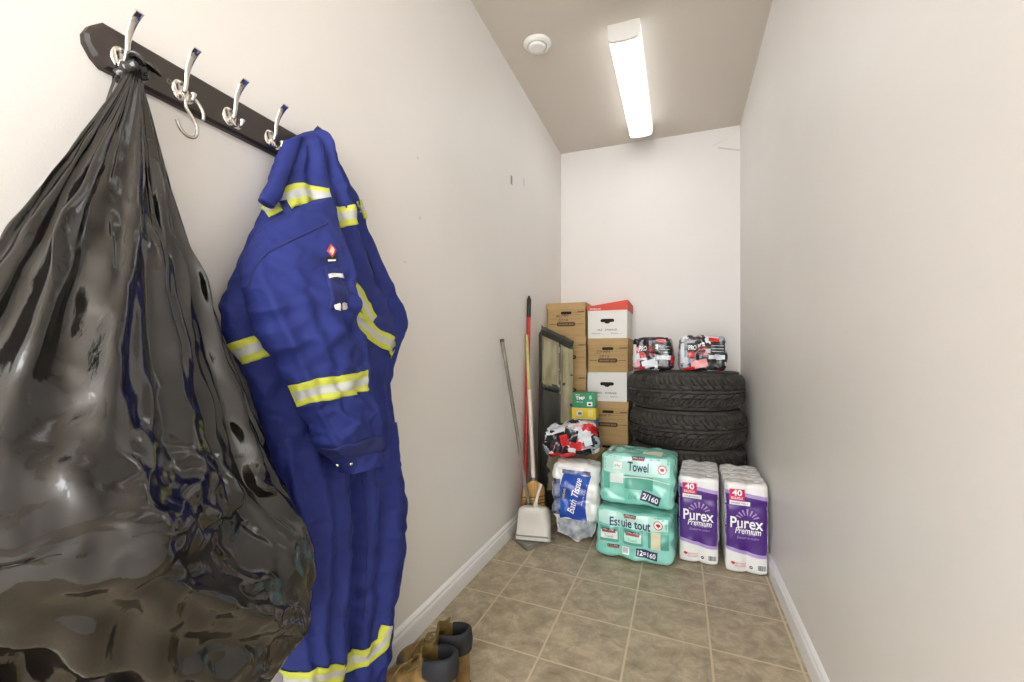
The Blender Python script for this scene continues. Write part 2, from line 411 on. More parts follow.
def bag_point(i, j):
    z, yl, yr, xb, xf = rows[i]; ph = 2*PI*j/NP
    yc, ry = (yl+yr)/2, (yr-yl)/2; c, s = math.cos(ph), math.sin(ph)
    if s >= 0: x = xb+(xf-xb)*s**.85
    else: x = xb+(max(-.915, xb-.10)-xb)*min(1, (-s)**.5)
    p = Vector((x, yc+ry*math.copysign(abs(c)**.9, c), z)); n = Vector((s*ry, c*(xf-xb), 0)).normalized(); k = min(1, ry/.15)
    w = .010*math.sin(ph*17+1.3*math.sin(3*ph))+.007*math.sin(ph*29+2)+.010*noise.noise(p*8)+.016*(facet((p.x, p.y, p.z*.8), 11)-.4)
    w += .007*(facet(p, 32)-.4)*sst(.76, .82, p.z)*sst(1.0, .92, p.z)+.003*(facet(p, 24)-.4)
    p += n*(w+.008)*k; p.x = max(p.x, -.920)
    return p
bm = bmesh.new(); V = grid(bm, bag_point, NZ, NP, wrap=True); cap(bm, V[-1]); bmesh.ops.recalc_face_normals(bm, faces=bm.faces)
bag_body = new('bag_body', bm, blackfilm)
# the film settles under gravity over what the bag holds; these shapes only press on it and are removed again
PRESS = []
def press(bm):
    q = new('press', bm, []); q.modifiers.new('col', 'COLLISION'); q.collision.thickness_outer = .005; q.collision.cloth_friction = 8; PRESS.append(q); return q
def slab(C, A, B, z0, z1, r=.008):
    bm = bmesh.new(); C, A, B = Vector(C), Vector(A), Vector(B); D = A+B-C
    vs = [bm.verts.new((p.x, p.y, z+q)) for z in (z0, z1) for p, q in ((C, 0), (A, .02), (D, .06), (B, .03))]
    for f in ((3, 2, 1, 0), (4, 5, 6, 7), (0, 1, 5, 4), (1, 2, 6, 5), (2, 3, 7, 6), (3, 0, 4, 7)): bm.faces.new([vs[i] for i in f])
    bmesh.ops.recalc_face_normals(bm, faces=bm.faces)
    bmesh.ops.bevel(bm, geom=list(bm.edges), offset=r, segments=2, affect='EDGES')
    bmesh.ops.triangulate(bm, faces=bm.faces); bmesh.ops.subdivide_edges(bm, edges=bm.edges, cuts=3); bmesh.ops.triangulate(bm, faces=bm.faces)
    return press(bm)
slab((-.535, .325), (-.665, .485), (-.625, .12), .81, .858, .005)
press(rbox(.22, .40, .30, .10, .03)).location = (-.78, .525, .46)
press(bbox(-1.1, -.925, -1, 2, 0, 3))
def cloth_sim(o, pins, bend=.05, stiff=30, mass=.15, shrink=0, pinstiff=1, grav=1):
    vg = o.vertex_groups.new(name='pin')
    for idx, w in pins: vg.add(idx, w, 'ADD')
    m = o.modifiers.new('cloth', 'CLOTH'); s = m.settings
    s.quality = 6; s.mass = mass; s.tension_stiffness = s.compression_stiffness = stiff; s.shear_stiffness = stiff/3; s.bending_stiffness = bend
    s.tension_damping = s.compression_damping = 5; s.bending_damping = .5; s.air_damping = 2
    s.vertex_group_mass = 'pin'; s.pin_stiffness = pinstiff; s.shrink_min = s.shrink_max = shrink; s.effector_weights.gravity = grav
    m.collision_settings.collision_quality = 2; m.collision_settings.distance_min = .004; m.collision_settings.use_self_collision = False
    m.point_cache.frame_end = 60; SIMS.append(o)
SIMS = []
def settle(frames):
    """let the cloth fall, keep the fallen shape as plain mesh"""
    for f in range(1, frames+1): scn.frame_set(f)
    dg = bpy.context.evaluated_depsgraph_get(); out = []
    for o in SIMS:
        for m in o.modifiers:
            if m.type == 'SUBSURF': m.show_viewport = False
        dg.update(); out.append(bpy.data.meshes.new_from_object(o.evaluated_get(dg)))
    for o, me in zip(SIMS, out):
        o.modifiers.clear(); o.vertex_groups.clear(); old = o.data; nm = old.name; o.data = me; bpy.data.meshes.remove(old); me.name = nm
        me.polygons.foreach_set('use_smooth', [True]*len(me.polygons))
    scn.frame_set(1)
    for q in PRESS: bpy.data.objects.remove(q)
cloth_sim(bag_body, [(list(range(NP*4)), 1.0)])
# gathered neck knotted over the lower prong and its loose tails
bm = bmesh.new()
tube(bm, curve([(-.880, .478, 1.520), (-.866, .480, 1.530), (-.858, .489, 1.537), (-.862, .500, 1.536), (-.878, .503, 1.526)], 24), [.010+.002*math.sin(i*1.3) for i in range(25)], 14)
new('knot', bm, blackfilm, bag, world=True)
for pts in ([(-.862, .486, 1.538), (-.854, .500, 1.546), (-.850, .512, 1.541), (-.852, .520, 1.536)], [(-.866, .480, 1.538), (-.856, .482, 1.551), (-.850, .490, 1.548), (-.848, .496, 1.540)]):
    bm = bmesh.new(); tube(bm, curve(pts, 16), [.004+.006*math.sin(PI*i/16*.9) for i in range(17)], 10, .4); new('tail', bm, blackfilm, bag, world=True)

# ---------------------------------------------------------------- blue coverall
blue = mat('coverall_blue', (39, 50, 120), .72, var=.10, vscale=14, bump=.12, bscale=320, spec=.3, bdist=.002)
navy = mat('coverall_navy', (32, 41, 104), .75, bump=.15, bscale=300)  # darker blue cloth of the seams, pocket, cuff and shoulder tab
lime = mat('lime_reflective_tape', (200, 207, 72), .6, bump=.1, bscale=300)
silver = mat('silver_reflective_tape', (196, 198, 196), .4, bump=.1, bscale=200, metal=.2)
whitem = mat('white_print', (232, 230, 226), .6); blackm = mat('black_print', (24, 22, 24), .6); redm = mat('red_print', (206, 42, 44), .55)
GROW = -.02
cov = thing('coverall', 'royal blue work coverall with lime and silver reflective bands on the coat rack', 'coverall', (-.87, .95, .09))
GRIDS = {}
def loft(name, rows, n, m, parent, disp, ns=72, endcap=True, power=.8, label=None):
    """rows (uL, vL, uR, vR, x, half thickness): left and right limits seen on the plane x"""
    R = []
    for r in rows:
        L, Q = at(r[0], r[1], x=r[4]), at(r[2], r[3], x=r[4]); R.append((L.y, L.z, Q.y, Q.z, r[4], r[5]))
    R = catmull(R, n); bm = bmesh.new()
    def fn(i, j):
        ly, lz, qy, qz, x, th = R[i]; a = 2*PI*j/ns; c, s = math.cos(a), math.sin(a)
        cy, cz = (ly+qy)/2, (lz+qz)/2; hy, hz = (qy-ly)/2, (qz-lz)/2; hw = math.hypot(hy, hz)
        cc = math.copysign(abs(c)**power, c)
        p = Vector((x+th*math.copysign(abs(s)**power, s), cy+hy*cc, cz+hz*cc))
        nv = Vector((s*hw, c*th*hy/hw, c*th*hz/hw)); nv = nv.normalized() if nv.length > 1e-9 else Vector((1, 0, 0))
        d = disp(i/n, a, p)
        p += nv*d; p.x = max(p.x, XL+.004); return p
    V = grid(bm, fn, n, ns, wrap=True); cap(bm, V[0], True)
    if endcap: cap(bm, V[-1])
    else:       # hollow end: turn the hem inwards
        def ins(i, j):
            v = V[-1][j].co; w = V[-4][j].co; c = sum((q.co for q in V[-1]), Vector())/ns; up = (w-v)
            return [v, v.lerp(c, .10), v.lerp(c, .16)+up*1.2][i]
        Q = grid(bm, ins, 2, ns, wrap=True); cap(bm, Q[-1])
    bmesh.ops.remove_doubles(bm, verts=bm.verts, dist=1e-6); bmesh.ops.recalc_face_normals(bm, faces=bm.faces)
    o = new(name, bm, m, parent, world=True, label=label); GRIDS[o.name] = (n, ns); return o
def cloth(folds, amp=.004, k=1.0, drop=1.0, wr=.002, seed=0, el=0):
    """folds: (angle, width, amplitude, start, end, drift)"""
    def f(t, a, p):
        d = 0
        for a0, w, A, t0, t1, dr in folds:
            u = abs(a-(a0+dr*t+.06*math.sin(7*t+a0*5)))/w
            if u < 1: d += A*(.5+.5*math.cos(PI*u))*sst(t0-.08, t0+.08, t)*sst(t1+.08, t1-.08, t)
        if el: d += el*(max(0, ridged((p.y*6, (p.z+.75*p.y)*17, 7), 1)-.25)+.7*max(0, ridged((p.y*7, (p.z-.55*p.y)*13, 3), 1)-.4))*sst(.12, .4, t)*sst(.9, .7, t)
        d += amp*noise.noise(Vector((p.x*6, p.y*9*k, p.z*6*drop+4)))*1.2 + amp*.9*(max(0, ridged((p.x*5+9, p.y*7+p.z*5, p.z*9-p.y*4), 1.9))-.5)
        d += amp*.35*noise.noise(p*42)
        d += wr*max(0, ridged((p.y*4.5+p.z*3+seed, p.z*10-p.y*5, seed), 1.35)-.25)*sst(0, .12, t)+ wr*.6*max(0, ridged((p.y*10-seed, p.z*6+p.y*8, 3+seed), 1.5)-.35)
        return d
    return f
fh = PI/2
UB = loft('upper_body', [(289, 139, 320, 128, -.885, .022), (282, 152, 328, 140, -.88, .035), (274, 178, 338, 170, -.875, .042), (268, 205, 350, 200, -.87, .048), (243, 255, 369, 250, -.865, .050),
     (225, 296, 391, 298, -.86, .052), (224, 318, 400, 325, -.858, .054), (236, 350, 391, 352, -.858, .055), (255, 392, 386, 392, -.86, .055), (266, 432, 390, 432, -.862, .054), (274, 466, 396, 466, -.864, .05)],
     110, blue, cov, cloth([(1.35, .14, -.014, .0, .35, .1), (1.15, .22, .018, 0, .45, .0), (.80, .2, -.014, .02, .6, -.1), (1.5, .25, .012, .05, .35, .2), (.5, .22, .014, .25, .75, -.1), (2.3, .3, .014, .3, .9, .1), (.95, .15, .012, .6, 1, .1), (.55, .15, -.012, .65, 1, 0), (1.9, .2, -.01, .1, .5, .1)], .004, wr=.005, seed=1), 96)
lf = cloth([(.45, .45, -.026, .2, .95, 0), (1.2, .3, .016, .05, .75, .25), (1.9, .28, .014, 0, .7, -.2), (.6, .25, .012, .2, .9, .1), (2.5, .25, .014, .1, .8, 0), (1.55, .16, -.012, .3, 1, .1)], .004, wr=.005, seed=5, el=.004)
LL = loft('leg', [(268, 425, 338, 420, -.862, .045), (276, 470, 343, 470, -.855, .048), (286, 520, 344, 520, -.85, .055), (287, 570, 340, 565, -.85, .058), (281, 610, 339, 600, -.85, .058), (283, 640, 337, 632, -.85, .058), (292, 678, 335, 664, -.85, .056), (292, 705, 333, 688, -.85, .054), (293, 728, 333, 708, -.85, .052)], 110, blue, cov, lf, 64, False)
rf = cloth([(2.35, .5, -.030, .05, .75, -.2), (1.1, .3, .018, 0, .8, .2), (2.0, .3, .014, 0, .65, -.1), (.5, .28, .016, .15, .95, .1), (1.6, .2, -.014, .1, .7, 0), (.8, .14, .01, .4, .8, -.2)], .004, wr=.006, seed=8, el=.006)
LR = loft('leg', [(334, 425, 391, 420, -.866, .045), (336, 470, 393, 462, -.862, .046), (336, 505, 397, 502, -.86, .048), (337, 545, 394, 540, -.86, .05), (337, 600, 385, 590, -.86, .05), (336, 640, 379, 626, -.86, .05), (335, 672, 376, 650, -.86, .05), (333, 700, 373, 676, -.86, .05), (333, 726, 371, 700, -.86, .048)], 110, blue, cov, rf, 64, False)
# far sleeve folded behind on the right
loft('sleeve', [(374, 345, 389, 343, -.904, .010), (373, 358, 390, 357, -.902, .016), (372, 370, 389, 370, -.900, .018), (369, 387, 387, 388, -.900, .016), (371, 400, 384, 399, -.900, .013)], 40, blue, cov, cloth([(1.2, .3, .008, 0, 1, 0)], .004), 40)
# near sleeve hanging in front, with its shoulder
sf = cloth([(1.5, .22, .010, .30, .7, .3), (2.1, .25, .010, .25, .75, -.3), (.8, .2, .010, .2, .9, 0), (2.6, .25, .008, .1, 1, 0)], .0045, drop=2.2, wr=.005, seed=2.3, el=.017)
SN = loft('sleeve', [(263, 226, 330, 193, -.83, .030), (248, 252, 333, 216, -.815, .040), (247, 280, 339, 240, -.79, .046), (258, 306, 344, 276, -.775, .048), (271, 334, 347, 310, -.765, .047), (286, 366, 354, 349, -.76, .045), (299, 398, 360, 384, -.755, .044), (311, 422, 365, 411, -.752, .042), (326, 446, 371, 436, -.75, .040), (339, 462, 376, 454, -.75, .038), (345, 472, 376, 462, -.75, .036)],
     110, blue, cov, sf, 72, False)
for o in list(cov.children):
    n = len(o.data.vertices); cloth_sim(o, [(list(range(n)), .35)], bend=.25, stiff=20, shrink=GROW, mass=.3, pinstiff=.35, grav=.5)
settle(40)
vv = bag_body.data.vertices; nn = [v.normal.copy() for v in vv]
for v, n in zip(vv, nn):      # fine creases of the thin film, and the loose folds hanging under the ledge
    p = v.co.copy(); f = sst(1.48, 1.25, p.z)
    d = f*(.0022*(facet((p.x, p.y, p.z*.6), 15)-.4)+.008*max(0, ridged((p.x*1.1+.3, p.y*1.1, p.z*.55), 11)-.62)+.006*max(0, ridged((p.y*.9+p.z*.5, p.z-p.y*.4, p.x+4), 10)-.68)+.0022*(facet(p, 42)-.4))
    d += .022*(abs(math.sin(p.y*44+1.6*math.sin(p.z*8+p.y*5)))-.6)*sst(.80, .74, p.z)*sst(.46, .34, p.y)*sst(-.80, -.72, p.x)
    d += .010*max(0, ridged((p.y*1.0+p.z*1.5, p.z*2-p.y, 2), 5)-.35)*sst(.84, .76, p.z)*sst(.32, .42, p.y)
    d += (.007*(facet(p, 30)-.4)+.006*max(0, ridged(p, 21)-.4))*sst(.25, .5, n.z)*sst(.76, .80, p.z)*sst(1.0, .93, p.z)
    v.co = p+n*d
    v.co.x = max(v.co.x, -.924)
bag_body.data.transform(Matrix.Translation(-bag.location)); bag_body.parent = bag
for o in [bag_body]+list(cov.children):
    sd = o.modifiers.new('smooth', 'SUBSURF'); sd.levels = sd.render_levels = 1

class Skin:
    """a settled part of the garment as a surface (row, column) -> point"""
    def __init__(self, o):
        self.n, self.ns = GRIDS[o.name]
        self.co = [v.co+cov.location for v in o.data.vertices[:(self.n+1)*self.ns]]
        s_, c_ = math.sin(YAW), math.cos(YAW); self.pix = []
        for k, p in enumerate(self.co):
            q = p-cam.location; fw = -s_*q.x+c_*q.y; r = c_*q.x+s_*q.y; i, j = divmod(k, self.ns)
            self.pix.append((512+FPX*r/fw, HOR-FPX*q.z/fw) if self.normal(i, j).dot(q) < 0 else (1e6, 1e6))
    def raw(self, i, j): return self.co[min(self.n, max(0, int(i)))*self.ns+int(j) % self.ns]
    def at(self, i, j):
        i = min(self.n-1e-4, max(0, i)); i0, j0 = math.floor(i), math.floor(j); a, b = i-i0, j-j0
        return (self.raw(i0, j0)*(1-b)+self.raw(i0, j0+1)*b)*(1-a)+(self.raw(i0+1, j0)*(1-b)+self.raw(i0+1, j0+1)*b)*a
    def normal(self, i, j):
        d = (self.at(i+1, j)-self.at(i-1, j)).cross(self.at(i, j+1)-self.at(i, j-1))
        c = self.at(i, j)-(self.at(i, j+self.ns/2)+self.at(i, j))/2
        d = d if d.dot(c) > 0 else -d
        return d.normalized() if d.length > 1e-9 else Vector((1, 0, 0))
    def find(self, u, v):
        k = min(range(len(self.pix)), key=lambda q: (self.pix[q][0]-u)**2+(self.pix[q][1]-v)**2); i, j = divmod(k, self.ns)
        s_, c_ = math.sin(YAW), math.cos(YAW); best = (1e9, i, j)
        for a in range(-8, 9):
            for b in range(-8, 9):
                q = self.at(i+a/8, j+b/8)-cam.location; fw = -s_*q.x+c_*q.y
                e = (512+FPX*(c_*q.x+s_*q.y)/fw-u)**2+(HOR-FPX*q.z/fw-v)**2
                if e < best[0]: best = (e, i+a/8, j+b/8)
        return best[1], best[2]
    def path(self, pts, n, ext=(0, 0)):
        P = []
        for u, v in pts:
            i, j = self.find(u, v)
            if P:
                while j-P[-1][1] > self.ns/2: j -= self.ns
                while j-P[-1][1] < -self.ns/2: j += self.ns
            P.append((float(i), float(j)))
        a, b, y, z = Vector(P[0]), Vector(P[1]), Vector(P[-2]), Vector(P[-1])
        if ext[0]: P.insert(0, tuple(a+(a-b)*ext[0]))
        if ext[1]: P.append(tuple(z+(z-y)*ext[1]))
        return catmull(P, n)
    def strip(self, pts, width, n=48, m=10, off=.003, ext=(0, 0), mi=0):
        C = self.path(pts, n, ext); bm = bmesh.new()
        def fn(k, q):
            i, j = C[k]; N = self.normal(i, j); a, b = C[max(k-1, 0)], C[min(k+1, n)]
            T = (self.at(*b)-self.at(*a)).normalized(); S = N.cross(T).normalized()
            Pi = (self.at(i+1, j)-self.at(i-1, j))/2; Pj = (self.at(i, j+1)-self.at(i, j-1))/2
            w = (q/m-.5)*width; e, f, g = Pi.dot(Pi), Pi.dot(Pj), Pj.dot(Pj); D = max(1e-12, e*g-f*f)
            si, sj = S.dot(Pi)*w, S.dot(Pj)*w
            ii, jj = i+(g*si-f*sj)/D, j+(e*sj-f*si)/D
            return self.at(ii, jj)+self.normal(ii, jj)*off
        grid(bm, fn, n, m, mi=mi); bmesh.ops.recalc_face_normals(bm, faces=bm.faces); return bm
    def quad(self, pts, nu=8, nv=8, off=.003):
        A = [Vector(p) for p in self.path(pts, 3)]; bm = bmesh.new()
        def fn(k, q):
            s_, t_ = k/nu, q/nv; p = (A[0]*(1-s_)+A[1]*s_)*(1-t_)+(A[3]*(1-s_)+A[2]*s_)*t_
            return self.at(p.x, p.y)+self.normal(p.x, p.y)*off
        grid(bm, fn, nu, nv); bmesh.ops.recalc_face_normals(bm, faces=bm.faces); return bm
    def dot(self, u, v, r, off=.004):
        i, j = self.find(u, v); N = self.normal(i, j); p = self.at(i, j)+N*off; a = N.orthogonal().normalized(); b = N.cross(a); bm = bmesh.new()
        V = grid(bm, lambda k, q: p+(a*math.cos(2*PI*q/16)+b*math.sin(2*PI*q/16))*[r, r, r*.6][k]+N*[-.004, 0, .0015][k], 2, 16, wrap=True); cap(bm, V[-1]); return bm
SUB, SLL, SLR, SSN = Skin(UB), Skin(LL), Skin(LR), Skin(SN)
def thick(o, t=.0014): m = o.modifiers.new('thick', 'SOLIDIFY'); m.thickness = t; m.offset = 1; return o
def band(sk, pts, width, ext=(0, 0)):
    return thick(new('reflective_band', sk.strip(pts, width, ext=ext, mi=lambda i, j: 1 if 3 <= j <= 6 else 0), [lime, silver], cov, world=True))
bw = .050
band(SUB, [(268, 211), (283, 199), (305, 192), (331, 197)], bw*.95, (.1, .0))
band(SUB, [(335, 217), (347, 216), (363, 209)], bw, (0, .1))
band(SUB, [(341, 262), (352, 286), (362, 303), (373, 321)], bw*.95)
band(SUB, [(350, 318), (366, 327), (378, 337), (390, 351)], bw*.95, (.3, .05))
band(SUB, [(239, 352), (256, 347), (272, 342)], bw, (.3, .5))
band(SSN, [(296, 396), (315, 391), (340, 387), (364, 381)], bw*1.0, (.1, .15))
band(SLR, [(337, 662), (350, 661), (366, 657), (381, 645), (389, 632)], bw*.98, (.3, .4))
band(SLL, [(290, 680), (305, 680), (320, 676), (337, 667)], bw*.98, (.4, .3))
def seam(sk, pts): return thick(new('seam', sk.strip(pts, .005, 40, 2, .0012), navy, cov, world=True))
seam(SSN, [(247, 288), (262, 258), (290, 241), (328, 223)])
seam(SSN, [(339, 262), (347, 300), (356, 340), (362, 375)])
seam(SUB, [(362, 215), (368, 250), (375, 285)])
seam(SLR, [(362, 480), (368, 540), (364, 620)])
thick(new('sleeve_pocket', SSN.quad([(324, 266), (339, 264), (347, 308), (330, 311)], off=.001), navy, cov, world=True), .004)
for pts, m, lb in (([(327, 275), (341, 274), (342, 278.5), (328, 279.5)], whitem, 'white tag on the sleeve pocket'), ([(333, 304), (338, 303.5), (339, 310), (334, 310.5)], whitem, 'white tag on the sleeve pocket'),
                   ([(340, 304), (345, 303.5), (346, 309), (341, 309.7)], mat('grey_tag', (190, 190, 190), .6), 'grey tag on the sleeve pocket')):
    thick(new('pocket_tag', SSN.quad(pts, 5, 5, .006), m, cov, world=True, label=lb), .001)
thick(new('badge_base', SSN.quad([(324, 257), (336, 256), (337, 262), (325.5, 263)], 5, 5, .003), blackm, cov, world=True, label='black strip under the red badge'), .001)
thick(new('badge_lettering', SSN.quad([(326.5, 260), (335, 259), (335, 261), (327, 262)], 5, 3, .005), whitem, cov, world=True), .0005)
thick(new('badge', SSN.quad([(330, 244.5), (336, 250.5), (331.5, 257.5), (325.5, 251.5)], 6, 6, .004), mat('badge_red', (196, 62, 50), .6), cov, world=True, label='red diamond badge'), .001)
thick(new('badge_flame', SSN.quad([(330.5, 247.5), (333.5, 251), (331.2, 255.5), (328.2, 251.5)], 5, 5, .006), mat('badge_pale', (238, 190, 170), .6), cov, world=True, label='pale mark in the badge'), .0005)
thick(new('cuff', SSN.strip([(326, 452), (350, 450), (381, 444)], .040, 30, 6, .0015, (.2, .3)), navy, cov, world=True), .003)
for u, v in ((350, 463), (338, 464)): new('press_stud', SSN.dot(u, v, .0048, .006), chrome, cov, world=True, label='metal press stud at the cuff')
thick(new('shoulder_tab', SUB.strip([(283, 202), (286, 208), (290, 216)], .016, 10, 3, .006), navy, cov, world=True), .003)
# collar standing up at the neck
loft('collar', [(286, 140, 300, 136, -.862, .012), (279, 156, 292, 158, -.852, .014), (274, 172, 287, 178, -.842, .015), (266, 190, 279, 197, -.834, .014), (261, 200, 272, 208, -.830, .010)], 40, blue, cov, cloth([], .003), 36)

# ---------------------------------------------------------------- work boots
tan = mat('tan_boot_leather', (150, 118, 68), .62, var=.25, vscale=18, bump=.2, bscale=60, rgb2=(104, 80, 42))
pad = mat('boot_collar_padding', (30, 31, 36), .7, bump=.1, bscale=80)
rubber = mat('dark_brown_sole', (52, 44, 36), .7, bump=.2, bscale=60)
lining = mat('boot_lining', (112, 90, 44), .8, var=.2, vscale=40, bump=.2, bscale=120)
lace = mat('boot_lace', (120, 92, 40), .8, bump=.2, bscale=200)
toe = mat('scuffed_toe_cap', (98, 92, 72), .6, var=.2, vscale=20, bump=.15, bscale=70)
def foot(x, top, W):
    """half width of the foot outline, heel at x=0, toe at x=top"""
    u = x/top; return W*(max(0, 1-abs(2*u-1)**3.2))**.5*(.80+.26*sst(.3, .75, u))
def boot(loc, rz, label):
    t = thing('work_boot', label, 'boot', loc, (0, 0, rz), 'pair of tan work boots'); t.scale = (.90, .90, .95)
    def ring(z, x0, x1, W, n=48, flare=True):
        out = []
        for k in range(n):
            a = 2*PI*k/n; c = math.cos(a); s = math.sin(a)
            x = x0+(x1-x0)*(.5-.5*c); u = (x-x0)/(x1-x0)
            w = W*math.copysign(abs(s)**.75, s)*((.82+.25*sst(.3, .75, u)) if flare else 1)
            out.append(Vector((x, w, z)))
        return out
    def stack(rings):
        b = bmesh.new(); V = grid(b, lambda i, j: rings[i][j], len(rings)-1, len(rings[0]), wrap=True); return b, V
    b, V = stack([ring(0, .004, .296, .046), ring(.012, 0, .302, .050), ring(.028, 0, .302, .050), ring(.032, .004, .297, .047)])
    cap(b, V[0], True); cap(b, V[-1]); new('sole', b, rubber, t, angle=50)
    R = [(.030, .004, .296, .047), (.055, .004, .297, .049), (.075, .004, .285, .048), (.092, .006, .255, .046), (.105, .008, .212, .045), (.125, .010, .166, .044), (.150, .010, .142, .045), (.172, .008, .134, .045), (.186, .010, .130, .044)]
    rr = [ring(z, a, c, w, flare=z < .11) for z, a, c, w in catmull(R, 40)]
    for r_ in rr:
        for v in r_: v.z += .006*noise.noise(v*22)*(1 if v.z > .04 else 0)
    inn = [[v.lerp(Vector((.075, 0, v.z)), .10)+Vector((0, 0, .002)) for v in rr[-1]]]
    b, V = stack(rr); new('upper', b, tan, t)
    b, V = stack([ring(z, a, c, w, flare=False) for z, a, c, w in ((.186, .018, .125, .038), (.11, .02, .14, .037), (.06, .03, .18, .036), (.045, .04, .2, .03))]); cap(b, V[-1]); new('lining', b, lining, t)
    # padded collar: a thick rolled band, higher at the heel, open at the front
    b = bmesh.new(); NA = 44
    def col(i, j):
        a = (-.66+1.32*i/NA)*PI; c, s = math.cos(a+PI), math.sin(a+PI)
        cx, hw = .066, .060; base = Vector((cx+hw*c, .047*math.copysign(abs(s)**.8, s), 0)); n = Vector((c, s*1.2, 0)).normalized()
        tp = .196+.010*math.cos(a)
        prof = [(.005, .136), (.008, .165), (.004, tp-.006), (-.001, tp), (-.008, tp-.003), (-.012, tp-.02), (-.012, .15)]
        o_, z = prof[j]; return base+n*o_+Vector((0, 0, z))
    grid(b, col, NA, 6); bmesh.ops.recalc_face_normals(b, faces=b.faces); new('padded_collar', b, pad, t)
    # tongue
    b = bmesh.new()
    def tg(i, j):
        s = i/14; w = (.022+.022*s)*(j/8*2-1); z = .105+.100*s
        x = .196-.066*sst(0, .75, s)-.004*s-.018*(j/8*2-1)**2
        return Vector((x, w, z+.006*math.sin(j*1.1+s*3)*s))
    grid(b, tg, 14, 8); o = new('tongue', b, lining, t); o.modifiers.new('thick', 'SOLIDIFY').thickness = .006
    b = join(*[(lambda bb: bb)(tube(bmesh.new(), curve([(x+.002, -.034, z-.004), (x+.010, -.012, z+.004), (x+.010, .012, z+.003), (x+.002, .034, z-.004)], 12), .0026, 8)) for x, z in ((.214, .104), (.193, .119), (.173, .134), (.155, .150))])
    tube(b, curve([(.165, .01, .152), (.19, .028, .140), (.214, .044, .105), (.228, .052, .07)], 14), .0024, 8)
    tube(b, curve([(.165, -.01, .152), (.192, -.03, .136), (.218, -.045, .10), (.235, -.054, .06)], 14), .0024, 8)
    new('laces', b, lace, t)
    b = bmesh.new()
    def tc(i, j):
        a = PI*(j/24); k = i/12; r_ = ring(.034+.066*k, .19+.02*k, [.306, .3055, .303, .299, .293, .285, .274, .260, .242, .2385, .235, .232, .228][i], .055-.012*max(0, k-.4), flare=False)
        c, s = -math.cos(a), math.sin(a); x1 = r_[24].x
        return Vector((.205+(x1-.205)*s, .056*(1-.45*max(0, k-.55))*-c, .034+.068*k**.8))
    grid(b, tc, 12, 24); bmesh.ops.recalc_face_normals(b, faces=b.faces); new('toe_cap', b, toe, t, label='scuffed grey-brown toe cap')
    return t
boot((-.600, 1.150, 0), PI-.08, 'tan work boot nearer the camera, laces trailing, toe under the coverall')
boot((-.612, 1.268, 0), PI-.05, 'tan work boot farther from the camera, standing behind its mate')

# ---------------------------------------------------------------- stack of tyres in the back right corner
tyrem = mat('tyre_rubber', (66, 63, 59), .66, var=.3, vscale=26, bump=.1, bscale=200, spec=.35)
TR, TH = .370, .238
def tyre_mesh():
    NT, NBL = 864, 72; bm = bmesh.new()
    prof = []      # (radius, height, tread coordinate or None)
    for k in range(9): a = k/8; prof.append((.215+.115*a, .0215+.018*math.cos(a*PI*.9)-.016*math.sin(a*PI), None))
    for k in range(1, 8):
        a = k/8*PI/2; prof.append((.330+.034*math.sin(a), .020+.030*(1-math.cos(a)), None if k < 3 else -1.12+.03*k))
    for k in range(34):
        w = k/33*2-1; prof.append((TR-.006*w*w*w*w, TH/2+w*.072, w))
    lower = [q for q in prof if q[1] < TH/2 and q[2] is None or (q[2] is not None and q[2] < -.99)]
    for q in reversed(lower[:-1] if lower[-1][2] is not None and lower[-1][2] >= -1 else lower): prof.append((q[0], TH-q[1], None if q[2] is None else -q[2]))
    def groove(th, w):
        u = th/(2*PI)*NBL; aw = abs(w); sgn = 1 if w > 0 else -1
        g = 0
        # slanted cross grooves sweeping back from the centre, half a pitch apart on the two sides
        f = (u+(.5 if w > 0 else 0)+2.1*aw**.8) % 2.0
        lim = .42 if aw > .18 else .0
        if f < lim: g = 1
        f2 = (u*1.0+.9+2.1*aw**.8+(.5 if w > 0 else 0)) % 2.0
        if f2 < .26 and aw > .52: g = 1
        # zigzag channels round the tyre
        zig = .05*abs(((u*.5) % 1)*2-1)
        for c, hw in ((.13, .045), (.56, .030)):
            if abs(aw-c-zig) < hw: g = 1
        return g
    V = []
    for r, z, w in prof:
        row = []
        for j in range(NT):
            th = 2*PI*j/NT; rr = r
            if w is not None and abs(w) <= 1.06: rr -= .014*groove(th, w)*(1 if abs(w) < .9 else .6)
            elif w is not None: rr -= .004*((th/(2*PI)*NBL/2) % 1 < .3)
            row.append(bm.verts.new((rr*math.cos(th), rr*math.sin(th), z)))
        V.append(row)
    for i in range(len(V)-1):
        for j in range(NT): bm.faces.new((V[i][j], V[i][(j+1) % NT], V[i+1][(j+1) % NT], V[i+1][j]))
    bmesh.ops.recalc_face_normals(bm, faces=bm.faces)
    return bm
TX, TY = .034, 3.283
ty0 = new('winter_tyre', tyre_mesh(), tyrem, angle=35); ty0.location = (TX, TY, 0)
tag(ty0, 'black tyre at the bottom of the stack, hidden behind the tissue packs', 'tyre', 'stack of winter tyres')
for k, (dx, dy, rz, tx, lab) in enumerate(((.004, 0, .5, 0, 'black tyre third from the top of the stack, mostly behind the packs'), (.004, -.004, 1.1, .0, 'black winter tyre second from the top of the stack in the corner'), (-.006, .003, 2.3, 0, 'topmost black winter tyre, with two packs lying on it'))):
    o = ty0.copy(); COL.objects.link(o); o.location = (TX+dx, TY+dy, TH*(k+1)+.0005*(k+1)); o.rotation_euler = (0, tx, rz); o['label'] = lab

